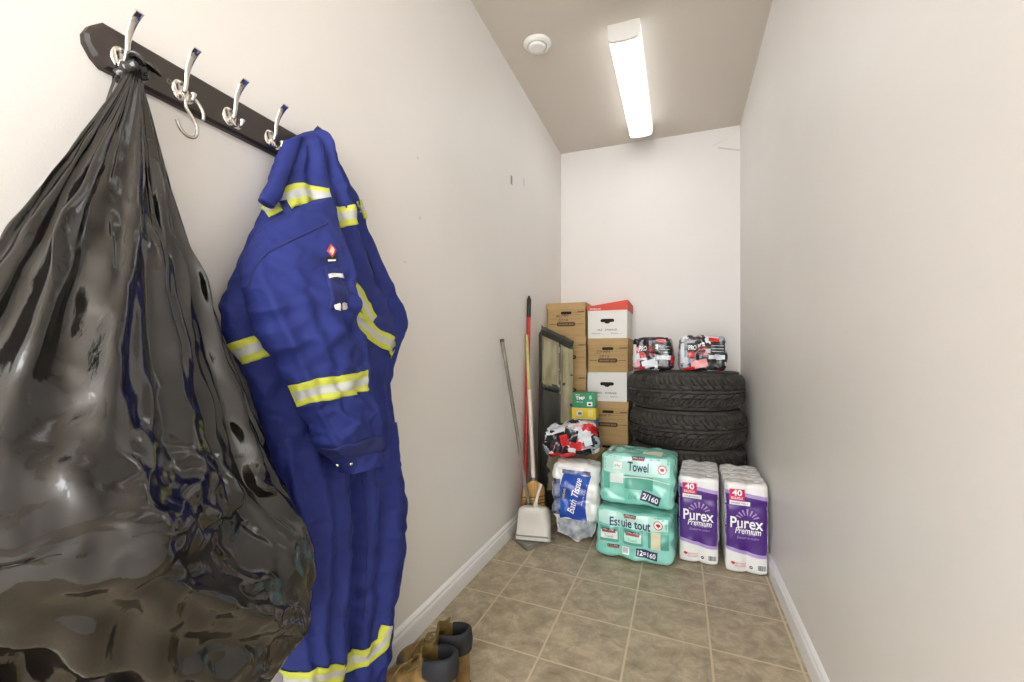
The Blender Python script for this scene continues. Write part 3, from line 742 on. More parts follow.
# ---------------------------------------------------------------- file boxes
kraft = mat('kraft_card', (184, 153, 103), .75, var=.06, vscale=6, bump=.08, bscale=90, stretch=(1, 1, 6))
kraftlid = mat('kraft_card_lid', (194, 160, 112), .75, var=.05, vscale=6, bump=.05, bscale=90)
inked = mat('dark_brown_ink', (84, 54, 40), .7); pencil = mat('marker_ink', (82, 60, 38), .7)
wcard = mat('white_card', (236, 234, 228), .55, var=.02, vscale=5); redcard = mat('orange_red_card', (222, 66, 36), .5, var=.04, vscale=5)
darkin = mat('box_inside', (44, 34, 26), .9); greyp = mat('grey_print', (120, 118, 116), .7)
BW, BD, BH = .286, .385, .2405
def hole_panel(w, h, y, pts, t=.004):
    """front panel with a hand hole cut through it"""
    bm = bmesh.new()
    def loop(P):
        vs = [bm.verts.new((a, y, z)) for a, z in P]; return [bm.edges.new((vs[i], vs[(i+1) % len(vs)])) for i in range(len(vs))]
    es = loop([(-w/2, 0), (w/2, 0), (w/2, h), (-w/2, h)])+loop(pts)
    bmesh.ops.triangle_fill(bm, use_beauty=True, edges=es)
    r = bmesh.ops.extrude_face_region(bm, geom=list(bm.faces))
    bmesh.ops.translate(bm, vec=(0, t, 0), verts=[v for v in r['geom'] if isinstance(v, bmesh.types.BMVert)])
    bmesh.ops.recalc_face_normals(bm, faces=bm.faces); return bm
def slot(cx, cz, w, h, notch=0):
    P = []
    for k in range(9): a = PI/2-PI*k/8; P.append((cx+w/2-h/2+h/2*math.cos(a), cz+h/2*math.sin(a)))
    if notch: P += [(cx+.022, cz-h/2), (cx+.010, cz-h/2-notch), (cx-.010, cz-h/2-notch), (cx-.022, cz-h/2)]
    for k in range(9): a = -PI/2-PI*k/8; P.append((cx-w/2+h/2+h/2*math.cos(a), cz+h/2*math.sin(a)))
    return P[::-1]
def file_box(loc, rz, label, kind, hand=(), h=BH, group='brown file boxes'):
    t = thing('file_box', label, 'box', loc, (0, 0, rz), group)
    w, d = BW-.008, BD-.010; m = kraft if kind == 'kraft' else wcard
    hz = h-.052-.010 if kind == 'kraft' else h*.60
    body_h = h-.006
    shp = slot(0, hz-.012, .082, .020) if kind == 'kraft' else slot(0, hz, .098, .024, .010)
    bm = hole_panel(w, body_h, -d/2, shp)
    for a in ((-w/2, -w/2+.004, -d/2+.004, d/2, 0, body_h), (w/2-.004, w/2, -d/2+.004, d/2, 0, body_h), (-w/2+.004, w/2-.004, d/2-.004, d/2, 0, body_h), (-w/2+.004, w/2-.004, -d/2+.004, d/2-.004, 0, .004)):
        box(bm, *a)
    new('carton', bm, m, t, smooth=False)
    new('inner_block', bbox(-w/2+.012, w/2-.012, -d/2+.03, d/2-.02, .006, h-.05), darkin, t, smooth=False, label='dark block inside the hand hole')  # dark brown block filling the carton behind the hand hole
    F = flat(-d/2, .0007)
    if kind == 'kraft':
        W2 = BW/2; lb = bmesh.new(); lh = .046
        box(lb, -W2, W2, -BD/2, BD/2, h-.003, h); 
        for a in ((-W2, W2, -BD/2, -BD/2+.003), (-W2, W2, BD/2-.003, BD/2), (-W2, -W2+.003, -BD/2+.003, BD/2-.003), (W2-.003, W2, -BD/2+.003, BD/2-.003)): box(lb, *a, h-lh, h-.003)
        new('lid', lb, kraftlid, t, smooth=False)
        ln = bmesh.new()
        ln = join(rect(F, -w/2+.01, -.075, .0825, .0860, 1, 1), rect(F, .075, w/2-.01, .0825, .0860, 1, 1))
        for z in (.150, .122): ln = join(ln, rect(F, -w/2+.02, w/2-.02, z, z+.0012, 1, 1))
        ln = join(ln, rect(F, .085, .135, .170, .176, 1, 1), rect(F, .06, w/2-.012, .166, .1675, 1, 1))
        new('printed_lines', ln, inked, t, smooth=False)
        new('printed_logo', poly(F, slot(0, .084, .140, .030), .0003), inked, t, smooth=False)
        new('lettering', text(flat(-d/2, .0016), 'BANKERS BOX', 0, .084, .112, .012, cuts=0), kraftlid, t, smooth=False)
        if hand: 
            b = text(flat(-d/2, .0010), hand[0], -.03, .146, .095, .022, cuts=0, shear=.15)
            if len(hand) > 1: b = join(b, text(flat(-d/2, .0010), hand[1], -.025, .114, .075, .020, cuts=0, shear=.2))
            new('handwriting', b, pencil, t, smooth=False)
    else:
        new('lettering', text(F, 'FILE    STORAGE', 0, h*.285, .135, .012, cuts=0, bold=.01), inked, t, smooth=False)
        new('address_lines', join(text(F, 'Name .......... Date .....', 0, h*.17, .22, .010, cuts=0)), greyp, t, smooth=False)
        if kind == 'white_red':
            # the orange lid sits crooked, deeper on the left
            lb = bmesh.new(); W2, D2 = BW/2+.002, BD/2+.002; zl, zr, zb = .030, .070, h-.012
            vs = [lb.verts.new(p) for p in ((-W2, -D2, zb), (W2, -D2, zb), (W2, D2, zb), (-W2, D2, zb), (-W2, -D2, zb+zl), (W2, -D2, zb+zr), (W2, D2, zb+zr), (-W2, D2, zb+zl))]
            for f in ((4, 5, 6, 7), (0, 1, 5, 4), (1, 2, 6, 5), (2, 3, 7, 6), (3, 0, 4, 7), (3, 2, 1, 0)): lb.faces.new([vs[i] for i in f])
            bmesh.ops.recalc_face_normals(lb, faces=lb.faces)
            bmesh.ops.bevel(lb, geom=list(lb.edges), offset=.003, segments=2, affect='EDGES')
            new('lid', lb, redcard, t, smooth=False, label='crooked orange-red lid')
            new('lid_lettering', text(flat(-D2, .0012), 'STORAGE', -.085, zb+.010, .08, .012, cuts=0, bold=.02), wcard, t, smooth=False)
        else:
            lb = bmesh.new(); box(lb, -w/2+.002, w/2-.002, -d/2+.002, d/2-.002, h-.004, h); new('top_flap', lb, m, t, smooth=False)
    return t
FY = 3.25+BD/2        # the right stack's fronts
GB = 'brown file boxes'
LX = -.780
LFY = 3.225+BD/2
for k, (hand, lab) in enumerate(((('',), 'brown file box at the floor of the left stack, behind the black tray'), ((), 'brown file box on the floor-level box of the left stack, behind the tray'), ((), 'brown file box third from the floor in the left stack, behind the tray'),
                                 ((), 'brown file box third from the top in the left stack, beside the black tray'), ((), 'brown file box just under the topmost box of the left stack'), (('ALMM', '2014'), 'topmost brown file box of the left stack, touching the left wall'))):
    file_box((LX+(0, .002, -.001, .003, .001, 0)[k], LFY+(0, .004, -.002, .006, .012, -.008)[k], BH*k), (0, .003, -.003, .004, .003, -.003)[k], lab, 'kraft', tuple(q for q in hand if q))
RX = -.488
file_box((RX, FY, 0), 0, 'brown file box on the floor under the right stack, behind the packs', 'kraft')
file_box((RX+.006, FY-.01, .2405), -.004, 'brown file box second from the floor of the right stack, lid just showing', 'kraft')
file_box((RX+.005, FY-.004, .481), .005, 'brown file box under the plain white box, third from the floor', 'kraft', ('JAN 7',), h=.249)
file_box((RX-.002, FY, .730), .0, 'plain white file box between two brown boxes of the right stack', 'white', h=.208, group='white file boxes')
file_box((RX+.004, FY+.004, .938), -.008, 'brown file box between the white box and the red-lidded box', 'kraft', ('CF MM', '2015'), h=.243)
file_box((RX, FY-.004, 1.181), .006, 'white file box with crooked orange-red lid on top of the right stack', 'white_red', h=.212, group='white file boxes')

# ---------------------------------------------------------------- tissue and towel packs
film = mat('clear_white_film', (238, 238, 236), .22, bump=.2, bscale=60, spec=.6, bdist=.004, var=.03, vscale=12)
purple = mat('purple_print', (76, 32, 124), .28, spec=.5); lilac = mat('lilac_print', (176, 150, 206), .3)
magenta = mat('magenta_print', (206, 34, 92), .3); paleblue = mat('pale_blue_print', (206, 228, 246), .3)
whitep = mat('white_gloss_print', (246, 246, 246), .3); ink = mat('black_gloss_print', (28, 28, 32), .35); redp = mat('red_gloss_print', (204, 40, 48), .35)
def tissue_pack(loc, rz, label):
    """forty rolls in printed film: two across, four deep, four high"""
    t = thing('toilet_paper_pack', label, 'toilet paper', loc, (0, 0, rz), 'purple toilet paper packs')
    w, d, h = .193, .42, .440
    def disp(p, n):
        col = abs(math.sin(PI*(p.x/w)*2))**.6 if abs(n.y) > .5 else 0; dep = abs(math.sin(PI*(p.y/d+.5)*4))**.6 if abs(n.x) > .5 else 0
        row = -.003*(1-abs(math.sin(PI*(p.z/h+.5)*4)))**4
        top = 0
        if n.z > .6:
            ux, uy = (p.x/w+.5)*2 % 1-.5, (p.y/d+.5)*4 % 1-.5; rr = math.hypot(ux, uy); top = .005*(1-sst(.36, .52, rr))-.006*(1-sst(.10, .17, rr))
        return (.010*(col-.5)*(1.4 if p.z < -.1 else .6)+.006*(dep-.5))+row+top+.003*noise.noise(p*26)
    bm = rbox(w, d, h, .022, .0058, disp); m = front_proj(bvh(bm), .0022)
    new('wrapped_rolls', bm, film, t)
    hw = w/2-.003
    X = lambda s: -hw+2*hw*s
    top = lambda s: h*(.872-.055*s); bot = lambda s: h*(.262+.045*s*s-.05*s+.025*math.cos(s*PI))
    new('purple_label', patch(m, lambda s, q: (X(s), bot(s)+(top(s)-bot(s))*q), 26, 26), purple, t, label='purple printed label')
    new('lilac_band', patch(m, lambda s, q: (X(s), top(s)+.018*q), 26, 3, .0002), lilac, t, label='lilac band above the purple')
    new('lilac_band', patch(m, lambda s, q: (X(s), bot(s)-.016*q), 26, 3, .0002), lilac, t, label='lilac curve below the purple')
    new('count_panel', rect(m, X(.10), X(.46), h*.800, h*.925, 8, 8, .0008), magenta, t, label='magenta panel with the roll count')
    new('count_lettering', text(m, '40', X(.28), h*.885, .044, .030, .0016, bold=.03), whitep, t)
    new('count_lettering', text(m, 'ROUL/ROLLS', X(.28), h*.826, .050, .012, .0016, bold=.01), whitep, t)
    new('banner', rect(m, X(.10), X(.58), h*.748, h*.795, 10, 4, .0010, rot=-.03), whitep, t)
    new('banner_lettering', text(m, 'DOUBLE ROLLS', X(.34), h*.771, .072, .008, .0018, rot=-.03), purple, t)
    for k in range(7):
        a = PI*(.16+.68*k/6); c, sn = math.cos(a), math.sin(a); cx, cz = X(.52), h*.585
        r0, r1 = .026, .056-.008*abs(k-3)/3
        new('sun_ray', patch(m, lambda s, q: (cx+(r0+(r1-r0)*q)*c*1.15-(s-.5)*(.004+.004*q)*sn, cz+(r0+(r1-r0)*q)*sn+(s-.5)*(.004+.004*q)*c), 2, 6, .0012), lilac, t)
    new('brand_lettering', text(m, 'Purex', X(.50), h*.560, .142, .056, .0026, bold=.018), whitep, t)
    new('grade_lettering', text(m, 'Premium', X(.53), h*.474, .112, .030, .0022, shear=.25, bold=.012), whitep, t)
    new('tagline', text(m, 'Douceur et confort', X(.53), h*.400, .095, .013, .0018, shear=.4), lilac, t)
    new('small_print', text(m, '2 ply  2 epaisseurs', X(.53), h*.432, .06, .008, .0018), lilac, t)
    lf = lambda cx, cz, r: [(cx+r*a, cz+r*b) for a, b in ((0, 1), (.25, .5), (.75, .65), (.6, .2), (1, 0), (.5, -.35), (.55, -.6), (.1, -.5), (0, -1), (-.1, -.5), (-.55, -.6), (-.5, -.35), (-1, 0), (-.6, .2), (-.75, .65), (-.25, .5))]
    new('leaf_mark', poly(m, lf(X(.18), h*.115, .010), .001), redp, t)
    new('origin_lettering', text(m, 'MADE IN CANADA', X(.36), h*.112, .050, .009, .001), redp, t)
    new('origin_lettering', text(m, 'FAIT AU CANADA', X(.36), h*.085, .050, .009, .001), redp, t)
    new('recycling_mark', disc(m, X(.60), h*.085, .007, .001, rin=.4), ink, t)
    b = rect(m, X(.73), X(.955), h*.045, h*.125, 4, 4, .0008); new('barcode_panel', b, whitep, t)
    bars = bmesh.new(); random.seed(3); x = X(.75); bl = []
    while x < X(.935): wd = random.choice((.0012, .002, .003)); bl.append(rect(m, x, x+wd, h*.062, h*.118, 1, 2, .0014)); x += wd+random.choice((.0012, .002))
    new('barcode', join(*bl), ink, t)
    return t
tissue_pack((.0975, 2.672, 0), -.05, 'purple and white toilet paper pack left of its twin, beside the green packs')
tissue_pack((.3015, 2.636, 0), -.005, 'purple and white toilet paper pack right of its twin, against the right wall')

teal = mat('sea_green_film', (150, 218, 204), .2, spec=.6, bump=.3, bscale=34, bdist=.006, rgb2=(124, 202, 184), vscale=7)
tealpale = mat('pale_green_film', (190, 234, 224), .2, spec=.6, bump=.2, bscale=40, bdist=.004); tealdark = mat('deep_green_print', (92, 172, 152), .25)
navyp = mat('navy_print', (38, 48, 92), .35); cream = mat('cream_paper', (222, 216, 186), .7); white_film = mat('white_wrapper', (228, 238, 234), .3)
def crumple(seed, w, h, rolls, k=1.0):
    def disp(p, n):
        roll = 0
        if abs(n.y) > .4: roll = .010*(abs(math.sin(PI*(p.x/w+.5)*rolls))**.7-.6)
        q = p+Vector((seed, seed*.7, 0))
        return roll+k*(.014*(facet(q, 9)-.4)+.006*max(0, ridged(q, 8)-.3)+.004*noise.noise(q*18))
    return disp
def leaf_pts(cx, cz, r): return [(cx+r*a, cz+r*b) for a, b in ((0, 1), (.25, .5), (.75, .65), (.6, .2), (1, 0), (.5, -.35), (.55, -.6), (.1, -.5), (0, -1), (-.1, -.5), (-.55, -.6), (-.5, -.35), (-1, 0), (-.6, .2), (-.75, .65), (-.25, .5))]
def maker_logo(t, m, cx, cz, w, o=.0015, rot=0):
    new('maker_panel', rect(m, cx-w/2, cx+w/2, cz-w*.03, cz+w*.17, 8, 3, o, rot=rot), ink, t)
    new('maker_stripe', rect(m, cx-w/2, cx+w/2, cz-w*.13, cz-w*.04, 8, 2, o, rot=rot), redp, t)
    new('maker_lettering', text(m, 'KIRKLAND', cx, cz+w*.07, w*.86, w*.11, o+.0010, rot=rot), whitep, t)
def towel_pack(loc, rot, label, w, d, h, seed, word, upper):
    t = thing('paper_towel_pack', label, 'paper towels', loc, rot, 'sea-green paper towel packs')
    bm = rbox(w, d, h, .028, .0080, crumple(seed, w, h, 3, 1.25)); lo = min(v.co.z for v in bm.verts); hi = max(v.co.z for v in bm.verts)
    for v in bm.verts: v.co.z = (v.co.z-lo)*h/(hi-lo)
    bm.normal_update(); tr = bvh(bm); m = front_proj(tr, .0016); mt = front_proj(tr, .0016, 'z', 2.0, h)
    new('wrapped_rolls', bm, teal, t)
    X = lambda s: -w/2+w*s
    def lab(name, *a, **k): pass
    if not upper:
        new('pale_panel', patch(m, lambda s, q: (X(.05+.9*s), h*(.70+.27*q-.05*math.sin(s*PI))), 20, 6, 0), tealpale, t)
        new('word_lettering', text(m, word, X(.47), h*.750, .205, .046, .0020, bold=.02), navyp, t)
        maker_logo(t, m, X(.47), h*.880, .060)
        for s0, mm in ((.07, 'a'), (.385, 'b')):
            new('window', rect(m, X(s0+.0), X(s0+.25), h*.34, h*.64, 8, 8, .0004), tealdark, t, label='darker green window in the wrapper')
            new('roll_label', rect(m, X(s0+.01), X(s0+.235), h*.40, h*.56, 8, 5, .0012), white_film if mm == 'a' else tealpale, t)
            maker_logo(t, m, X(s0+.12), h*.56, .070, .0022)
            new('roll_lettering', text(m, 'Towel', X(s0+.12), h*.45, .045, .018, .0022), tealdark, t)
        new('window', rect(m, X(.70), X(.96), h*.34, h*.64, 8, 8, .0004), tealdark, t, label='darker green window in the wrapper')
        new('roll_end', rect(m, X(.74), X(.86), h*.33, h*.66, 6, 8, .0014), cream, t, label='cream roll seen through the wrapper')
        new('count_panel', rect(m, X(.55), X(.82), h*.13, h*.29, 10, 6, .0012, rot=-.06), navyp, t, label='navy panel with the roll count')
        new('count_lettering', text(m, '12=160', X(.685), h*.21, .088, .026, .0024, rot=-.06, bold=.02), whitep, t)
        maker_logo(t, m, X(.25), h*.255, .060)
        new('barcode_panel', rect(m, X(.37), X(.46), h*.14, h*.28, 4, 4, .0010), whitep, t)
        new('barcode', join(*[rect(m, X(.38)+.0045*k, X(.38)+.0045*k+.002, h*.165, h*.27, 1, 2, .0018) for k in range(6)]), ink, t)
        cx, cz = X(.83), h*.80
    else:
        new('pale_panel', patch(m, lambda s, q: (X(.05+.9*s), h*(.62+.33*q-.03*math.sin(s*PI))), 20, 6, 0), tealpale, t)
        new('word_lettering', text(m, word, X(.53), h*.755, .105, .048, .0020, bold=.02), navyp, t)
        maker_logo(t, m, X(.53), h*.905, .062)
        new('window', rect(m, X(.35), X(.73), h*.33, h*.58, 10, 8, .0004), tealdark, t, label='darker green window in the wrapper')
        new('window', rect(m, X(.06), X(.14), h*.30, h*.60, 5, 8, .0004), tealdark, t, label='darker green window in the wrapper')
        new('roll_label', rect(m, X(.15), X(.33), h*.42, h*.60, 6, 5, .0012), white_film, t)
        new('crease_highlight', patch(m, lambda s, q: (X(.2+.75*s), h*(.50+.02*q+.05*math.sin(s*3.2))), 16, 2, .0018), white_film, t)  # white strip laid on as a painted highlight along a film crease
        new('count_panel', rect(m, X(.57), X(.83), h*.11, h*.29, 10, 6, .0014, rot=-.24), navyp, t, label='navy panel with the roll count')
        new('count_lettering', text(m, '2/160', X(.70), h*.20, .080, .030, .0026, rot=-.24, bold=.02), whitep, t)
        new('script_lettering', text(m, 'fine', X(.46), h*.20, .05, .03, .0018, rot=.2, shear=.4), tealdark, t)
        new('badge_panel', rect(m, X(.19), X(.31), h*.68, h*.82, 6, 5, .0012), whitep, t)
        new('badge_lettering', text(m, 'ply', X(.25), h*.75, .03, .018, .002), tealdark, t)
        new('top_roll', patch(mt, lambda s, q: (X(.57+.26*s), -d/2+.045+.085*q), 10, 6, .001), cream, t, label='cream roll seen through the torn top')
        new('top_lettering', text(mt, 'Towel', X(.30), .03, .10, .05, .002, rot=.2, shear=.2), navyp, t)
        new('top_lettering', text(mt, '12', X(.10), -.04, .05, .04, .002, rot=.1), navyp, t)
        new('top_lettering', text(mt, '2=3', X(.52), .06, .06, .03, .002, rot=.3), navyp, t)
        cx, cz = X(.85), h*.745
    new('seal_ring', disc(m, cx, cz, .0215, .0014), whitep, t); new('seal_edge', disc(m, cx, cz, .0225, .0020, rin=.82), redp, t); new('seal_leaf', poly(m, leaf_pts(cx, cz, .012), .0022), redp, t)
    return t
towel_pack((-.213, 2.505, 0), (0, 0, -.105), 'sea-green paper towel pack on the floor under the other one', .386, .29, .262, 1.3, 'Essuie tout', False)
towel_pack((-.209, 2.560, .264), (-.02, .015, -.06), 'sea-green paper towel pack lying on top of the other one', .372, .30, .278, 4.7, 'Towel', True)

# ---------------------------------------------------------------- bath tissue pack with blue label
blueprint = mat('blue_print', (34, 92, 196), .25, spec=.6, bump=.15, bscale=40, bdist=.004, rgb2=(24, 62, 160), vscale=9)
navyfilm = mat('navy_film', (36, 48, 98), .2, spec=.6, rgb2=(150, 160, 190), vscale=22, bump=.2, bscale=40)
clearf = mat('crumpled_clear_film', (204, 208, 214), .15, spec=.7, rgb2=(120, 126, 138), vscale=18, bump=.3, bscale=50, bdist=.006)
t = thing('bath_tissue_pack', 'clear pack of white bath tissue with a blue label beside the green packs', 'toilet paper', (-.568, 2.588, 0), (-.02, .03, .10))
def bdisp(p, n):
    roll = .014*(abs(math.sin(PI*(p.z/.44+.5)*4))**.7-.6) if abs(n.x) > .4 or p.x > .06 else 0
    q = p+Vector((3, 1, 0)); low = sst(-.05, -.2, p.z)
    return roll-.045*low*abs(p.x-.02)/.13+(.016+.012*low)*(facet(q, 11)-.4)+.005*noise.noise(q*24)
bm = rbox(.268, .20, .445, .035, .0075, bdisp); m = front_proj(bvh(bm), .0018); new('wrapped_rolls', bm, film, t)
new('blue_label', patch(m, lambda s, q: (-.085+.155*s-.02*math.sin(q*3)+.018*q, .125+.265*q+.012*math.sin(s*6)), 22, 26), blueprint, t, label='blue printed label')
new('navy_side', patch(m, lambda s, q: (-.126+.045*s-.01*q, .150+.20*q), 10, 18, .0004), navyfilm, t, label='navy printed edge of the wrapper')
new('navy_side', patch(m, lambda s, q: (-.08+.16*s, .385+.022*q), 14, 4, .0012), navyfilm, t, label='navy printed edge of the wrapper')
new('clear_tail', patch(m, lambda s, q: (-.115+.21*s+.02*q, .015+.115*q), 18, 12, .0006), clearf, t, label='crumpled clear end of the wrapper')
new('word_lettering', text(m, 'Bath Tissue', -.005, .265, .205, .040, .003, rot=1.36, shear=.35, bold=.012), whitep, t)
new('maker_panel', rect(m, -.098, -.032, .262, .284, 8, 3, .0026, rot=1.45), ink, t); new('maker_lettering', text(m, 'KIRKLAND', -.065, .273, .056, .012, .0036, rot=1.45), whitep, t)
new('small_print', text(m, '30 rolls 2 ply', .045, .26, .09, .010, .003, rot=1.36), whitep, t)

# ---------------------------------------------------------------- black, red and white packs
def patchwork(name, scale, seed):
    m_ = bpy.data.materials.new(name); m_.use_nodes = True; nt = m_.node_tree; b = nt.nodes['Principled BSDF']
    tc = nt.nodes.new('ShaderNodeTexCoord'); mp = nt.nodes.new('ShaderNodeMapping'); mp.inputs['Scale'].default_value = scale; mp.inputs['Location'].default_value = (seed, seed*2, seed*3)
    nt.links.new(tc.outputs['Object'], mp.inputs[0])
    n0 = nt.nodes.new('ShaderNodeTexNoise'); n0.inputs['Scale'].default_value = 1.6; nt.links.new(mp.outputs[0], n0.inputs[0])
    ad = nt.nodes.new('ShaderNodeVectorMath'); ad.operation = 'MULTIPLY_ADD'; nt.links.new(n0.outputs['Color'], ad.inputs[0]); ad.inputs[1].default_value = (1.2, 1.2, 1.2); nt.links.new(mp.outputs[0], ad.inputs[2])
    v = nt.nodes.new('ShaderNodeTexVoronoi'); v.distance = 'CHEBYCHEV'; v.inputs['Scale'].default_value = 1; nt.links.new(ad.outputs[0], v.inputs['Vector'])
    sp = nt.nodes.new('ShaderNodeSeparateXYZ'); nt.links.new(v.outputs['Color'], sp.inputs[0])
    r = nt.nodes.new('ShaderNodeValToRGB'); r.color_ramp.interpolation = 'CONSTANT'; e = r.color_ramp.elements
    cols = ((0, (30, 28, 32)), (.30, (222, 226, 230)), (.52, (150, 158, 168)), (.66, (208, 40, 46)), (.78, (52, 54, 62)), (.90, (236, 170, 176)))
    e[0].position = 0; e[0].color = (*lin(cols[0][1]), 1); e[1].position = cols[1][0]; e[1].color = (*lin(cols[1][1]), 1)
    for p_, c_ in cols[2:]: k = e.new(p_); k.color = (*lin(c_), 1)
    nt.links.new(sp.outputs[0], r.inputs[0]); nt.links.new(r.outputs[0], b.inputs['Base Color']); b.inputs['Roughness'].default_value = .2
    n = nt.nodes.new('ShaderNodeTexNoise'); n.inputs['Scale'].default_value = 45; nt.links.new(tc.outputs['Object'], n.inputs[0]); bp = nt.nodes.new('ShaderNodeBump'); bp.inputs['Strength'].default_value = .3; bp.inputs['Distance'].default_value = .005
    nt.links.new(n.outputs[0], bp.inputs['Height']); nt.links.new(bp.outputs[0], b.inputs['Normal'])
    return m_
redfilm = mat('red_wrapper', (212, 40, 42), .2, spec=.6, bump=.2, bscale=50, bdist=.004); blackwrap = mat('black_wrapper', (26, 25, 28), .2, spec=.6, bump=.2, bscale=50, bdist=.004)
paleg = mat('pale_grey_wrapper', (214, 222, 228), .22, bump=.2, bscale=50, bdist=.004); pinkw = mat('pink_wrapper', (232, 150, 150), .25)
TOPZ = TH*4+.002
def wrapped_pack(loc, rz, label, w, d, h, seed, second):
    t = thing('wrapped_pack', label, 'pack', loc, (0, 0, rz), 'packs on the tyres')
    def disp(p, n):
        q = p+Vector((seed, 0, seed)); tp = sst(.0, .1, p.z)
        return -.012*tp*abs(p.x/w*2)**2+.014*(facet(q, 11)-.4)+.004*noise.noise(q*28)
    bm = rbox(w, d, h, .028, .0075, disp); bmesh.ops.translate(bm, vec=(0, 0, .004), verts=bm.verts)
    lo = min(v.co.z for v in bm.verts)
    for v in bm.verts: v.co.z -= lo
    m = front_proj(bvh(bm), .0016); new('wrapper', bm, patchwork('patched_wrapper_%d' % int(seed), (17, 17, 24), seed), t)
    X = lambda s: -w/2+w*s
    def P(name, s0, s1, z0, z1, mm, rot=0, o=.0006): new(name, rect(m, X(s0), X(s1), h*z0, h*z1, 7, 7, o, rot=rot), mm, t)
    P('black_print', .66, .95, .50, .84, blackwrap); P('black_print', .64, .95, .06, .34, blackwrap); P('black_print', .18, .40, .56, .80, blackwrap)
    P('red_print', .20, .34, .40, .58, redfilm, .2); P('red_print', .62, .84, .84, .94, redfilm, -.1, .0012); P('red_print', .10, .34, .05, .14, redfilm, .15, .001)
    P('pale_print', .04, .12, .25, .80, paleg); P('pale_print', .62, .95, .36, .47, paleg, -.03)
    P('pink_print', .26, .60, .12, .34, pinkw if second else paleg, .25)
    new('lettering', text(m, 'PRO', X(.29), h*.68, .045, .030, .0022, bold=.02), whitep, t); new('lettering', text(m, 'ULTRA', X(.50), h*.60, .06, .05, .0022, rot=1.4), redp, t)
    for k in range(3): P('print_line', .68, .93, .56+.08*k, .572+.08*k, paleg, -.04, .0016)
    return t
wrapped_pack((-.163, 3.10, TOPZ), -.05, 'black, red and white wrapped pack on the top tyre, next to the boxes', .252, .22, .218, 2.0, False)
wrapped_pack((.126, 3.08, TOPZ), .03, 'black, red and white wrapped pack on the top tyre, nearer the right wall', .275, .22, .222, 9.0, True)

# ---------------------------------------------------------------- low carton, small boxes and the crumpled bag on it
t = thing('carton', 'plain brown carton behind the bath tissue, under the small boxes', 'box', (-.578, 2.935, 0))
bm = bbox(-.100, .100, -.185, .185, 0, .425, .003); new('carton_body', bm, kraft, t, smooth=False)
new('tape', bbox(-.025, .025, -.1856, .1856, .4252, .4262), mat('packing_tape', (170, 140, 96), .3), t, smooth=False)
green = mat('green_card', (22, 142, 92), .35, var=.05, vscale=8); yellow = mat('yellow_card', (240, 214, 44), .4); skyblue = mat('blue_card', (40, 132, 206), .4, var=.05, vscale=10); navycard = mat('navy_card', (30, 58, 130), .4); tealcard = mat('teal_side_card', (110, 186, 168), .35)
def small_box(name, label, loc, rz, w, d, h, body, cat='box'):
    t = thing(name, label, cat, loc, (0, 0, rz)); new('box_body', bbox(-w/2, w/2, -d/2, d/2, 0, h, .003), body, t, smooth=False); return t, flat(-d/2, .0006)
t, F = small_box('detergent_box', 'yellow and blue box standing on the carton, under the green box', (-.602, 3.04, .4265), 0, .160, .12, .283, skyblue)
new('yellow_panel', bbox(-.0805, .0805, -.0605, .0605, .205, .2815, .002), yellow, t, smooth=False, label='yellow upper half')
new('emblem', disc(F, -.028, .242, .024, .0012, rz=.020), whitep, t); new('emblem_core', disc(F, -.026, .243, .013, .0018, rz=.009), mat('grey_card', (130, 130, 130), .4), t)
new('print_panel', rect(F, .028, .062, .222, .268, 2, 2, .0012), mat('pale_yellow_card', (244, 232, 130), .4), t)
new('drop_mark', poly(F, [(-.04, .190), (-.028, .170), (-.032, .158), (-.044, .156), (-.052, .165), (-.050, .176)], .0008), navycard, t)
new('lettering', text(F, 'SCENT', .012, .140, .08, .022, .0008, rot=-.1, bold=.02), redp, t)
new('lower_panel', rect(F, -.02, .078, .03, .125, 2, 2, .0006), navycard, t)
t, F = small_box('tea_box', 'small green box on top of the yellow and blue box', (-.604, 3.035, .7100), .03, .152, .11, .098, green)
t['label'] = 'small green printed box on top of the yellow and blue box'; 
new('lettering', text(F, 'TMP', -.022, .062, .062, .022, .0006, bold=.03), whitep, t); new('small_print', text(F, '100 pcs', -.028, .036, .045, .010, .0006), whitep, t); new('top_print', text(F, 'NEW', -.04, .084, .035, .010, .0006), whitep, t)
new('white_mark', disc(F, .045, .068, .009, .0006, rz=.014), mat('pale_green_card', (150, 214, 180), .4), t); new('white_panel', rect(F, .022, .058, .010, .038, 2, 2, .0006), whitep, t); new('panel_print', rect(F, .032, .050, .016, .028, 2, 2, .0012), ink, t)
t = thing('crumpled_pack', 'crumpled black, red and white plastic pack slumped on the bath tissue', 'pack', (-.618, 2.690, .452), (0, -.10, .12))
def kd(p, n):
    q = p+Vector((5, 2, 1)); sl = sst(.02, -.16, p.x)
    return .034*(facet(q, 9)-.4)+.012*max(0, ridged(q, 10)-.3)+.006*noise.noise(q*30)-.032*sl*(1 if p.z > 0 else .2)
bm = rbox(.335, .22, .195, .05, .0075, kd); lo = min(v.co.z for v in bm.verts)
for v in bm.verts: v.co.z -= lo
m = front_proj(bvh(bm), .002); new('wrapper', bm, patchwork('crumpled_wrapper', (15, 15, 17), 4.4), t)
def P(name, x0, x1, z0, z1, mm, rot=0, o=.001): new(name, rect(m, x0, x1, z0, z1, 9, 9, o, rot=rot), mm, t)
P('black_print', -.10, -.01, .09, .15, blackwrap, .25); P('black_print', -.02, .06, .10, .17, blackwrap, -.3, .0014); P('black_print', .04, .13, .01, .05, blackwrap, .1)
P('red_print', -.045, .005, .075, .14, redfilm, .2, .002); P('red_print', -.125, -.07, .005, .035, redfilm, .1); P('red_print', -.05, .03, .004, .032, redfilm, .15, .0016)
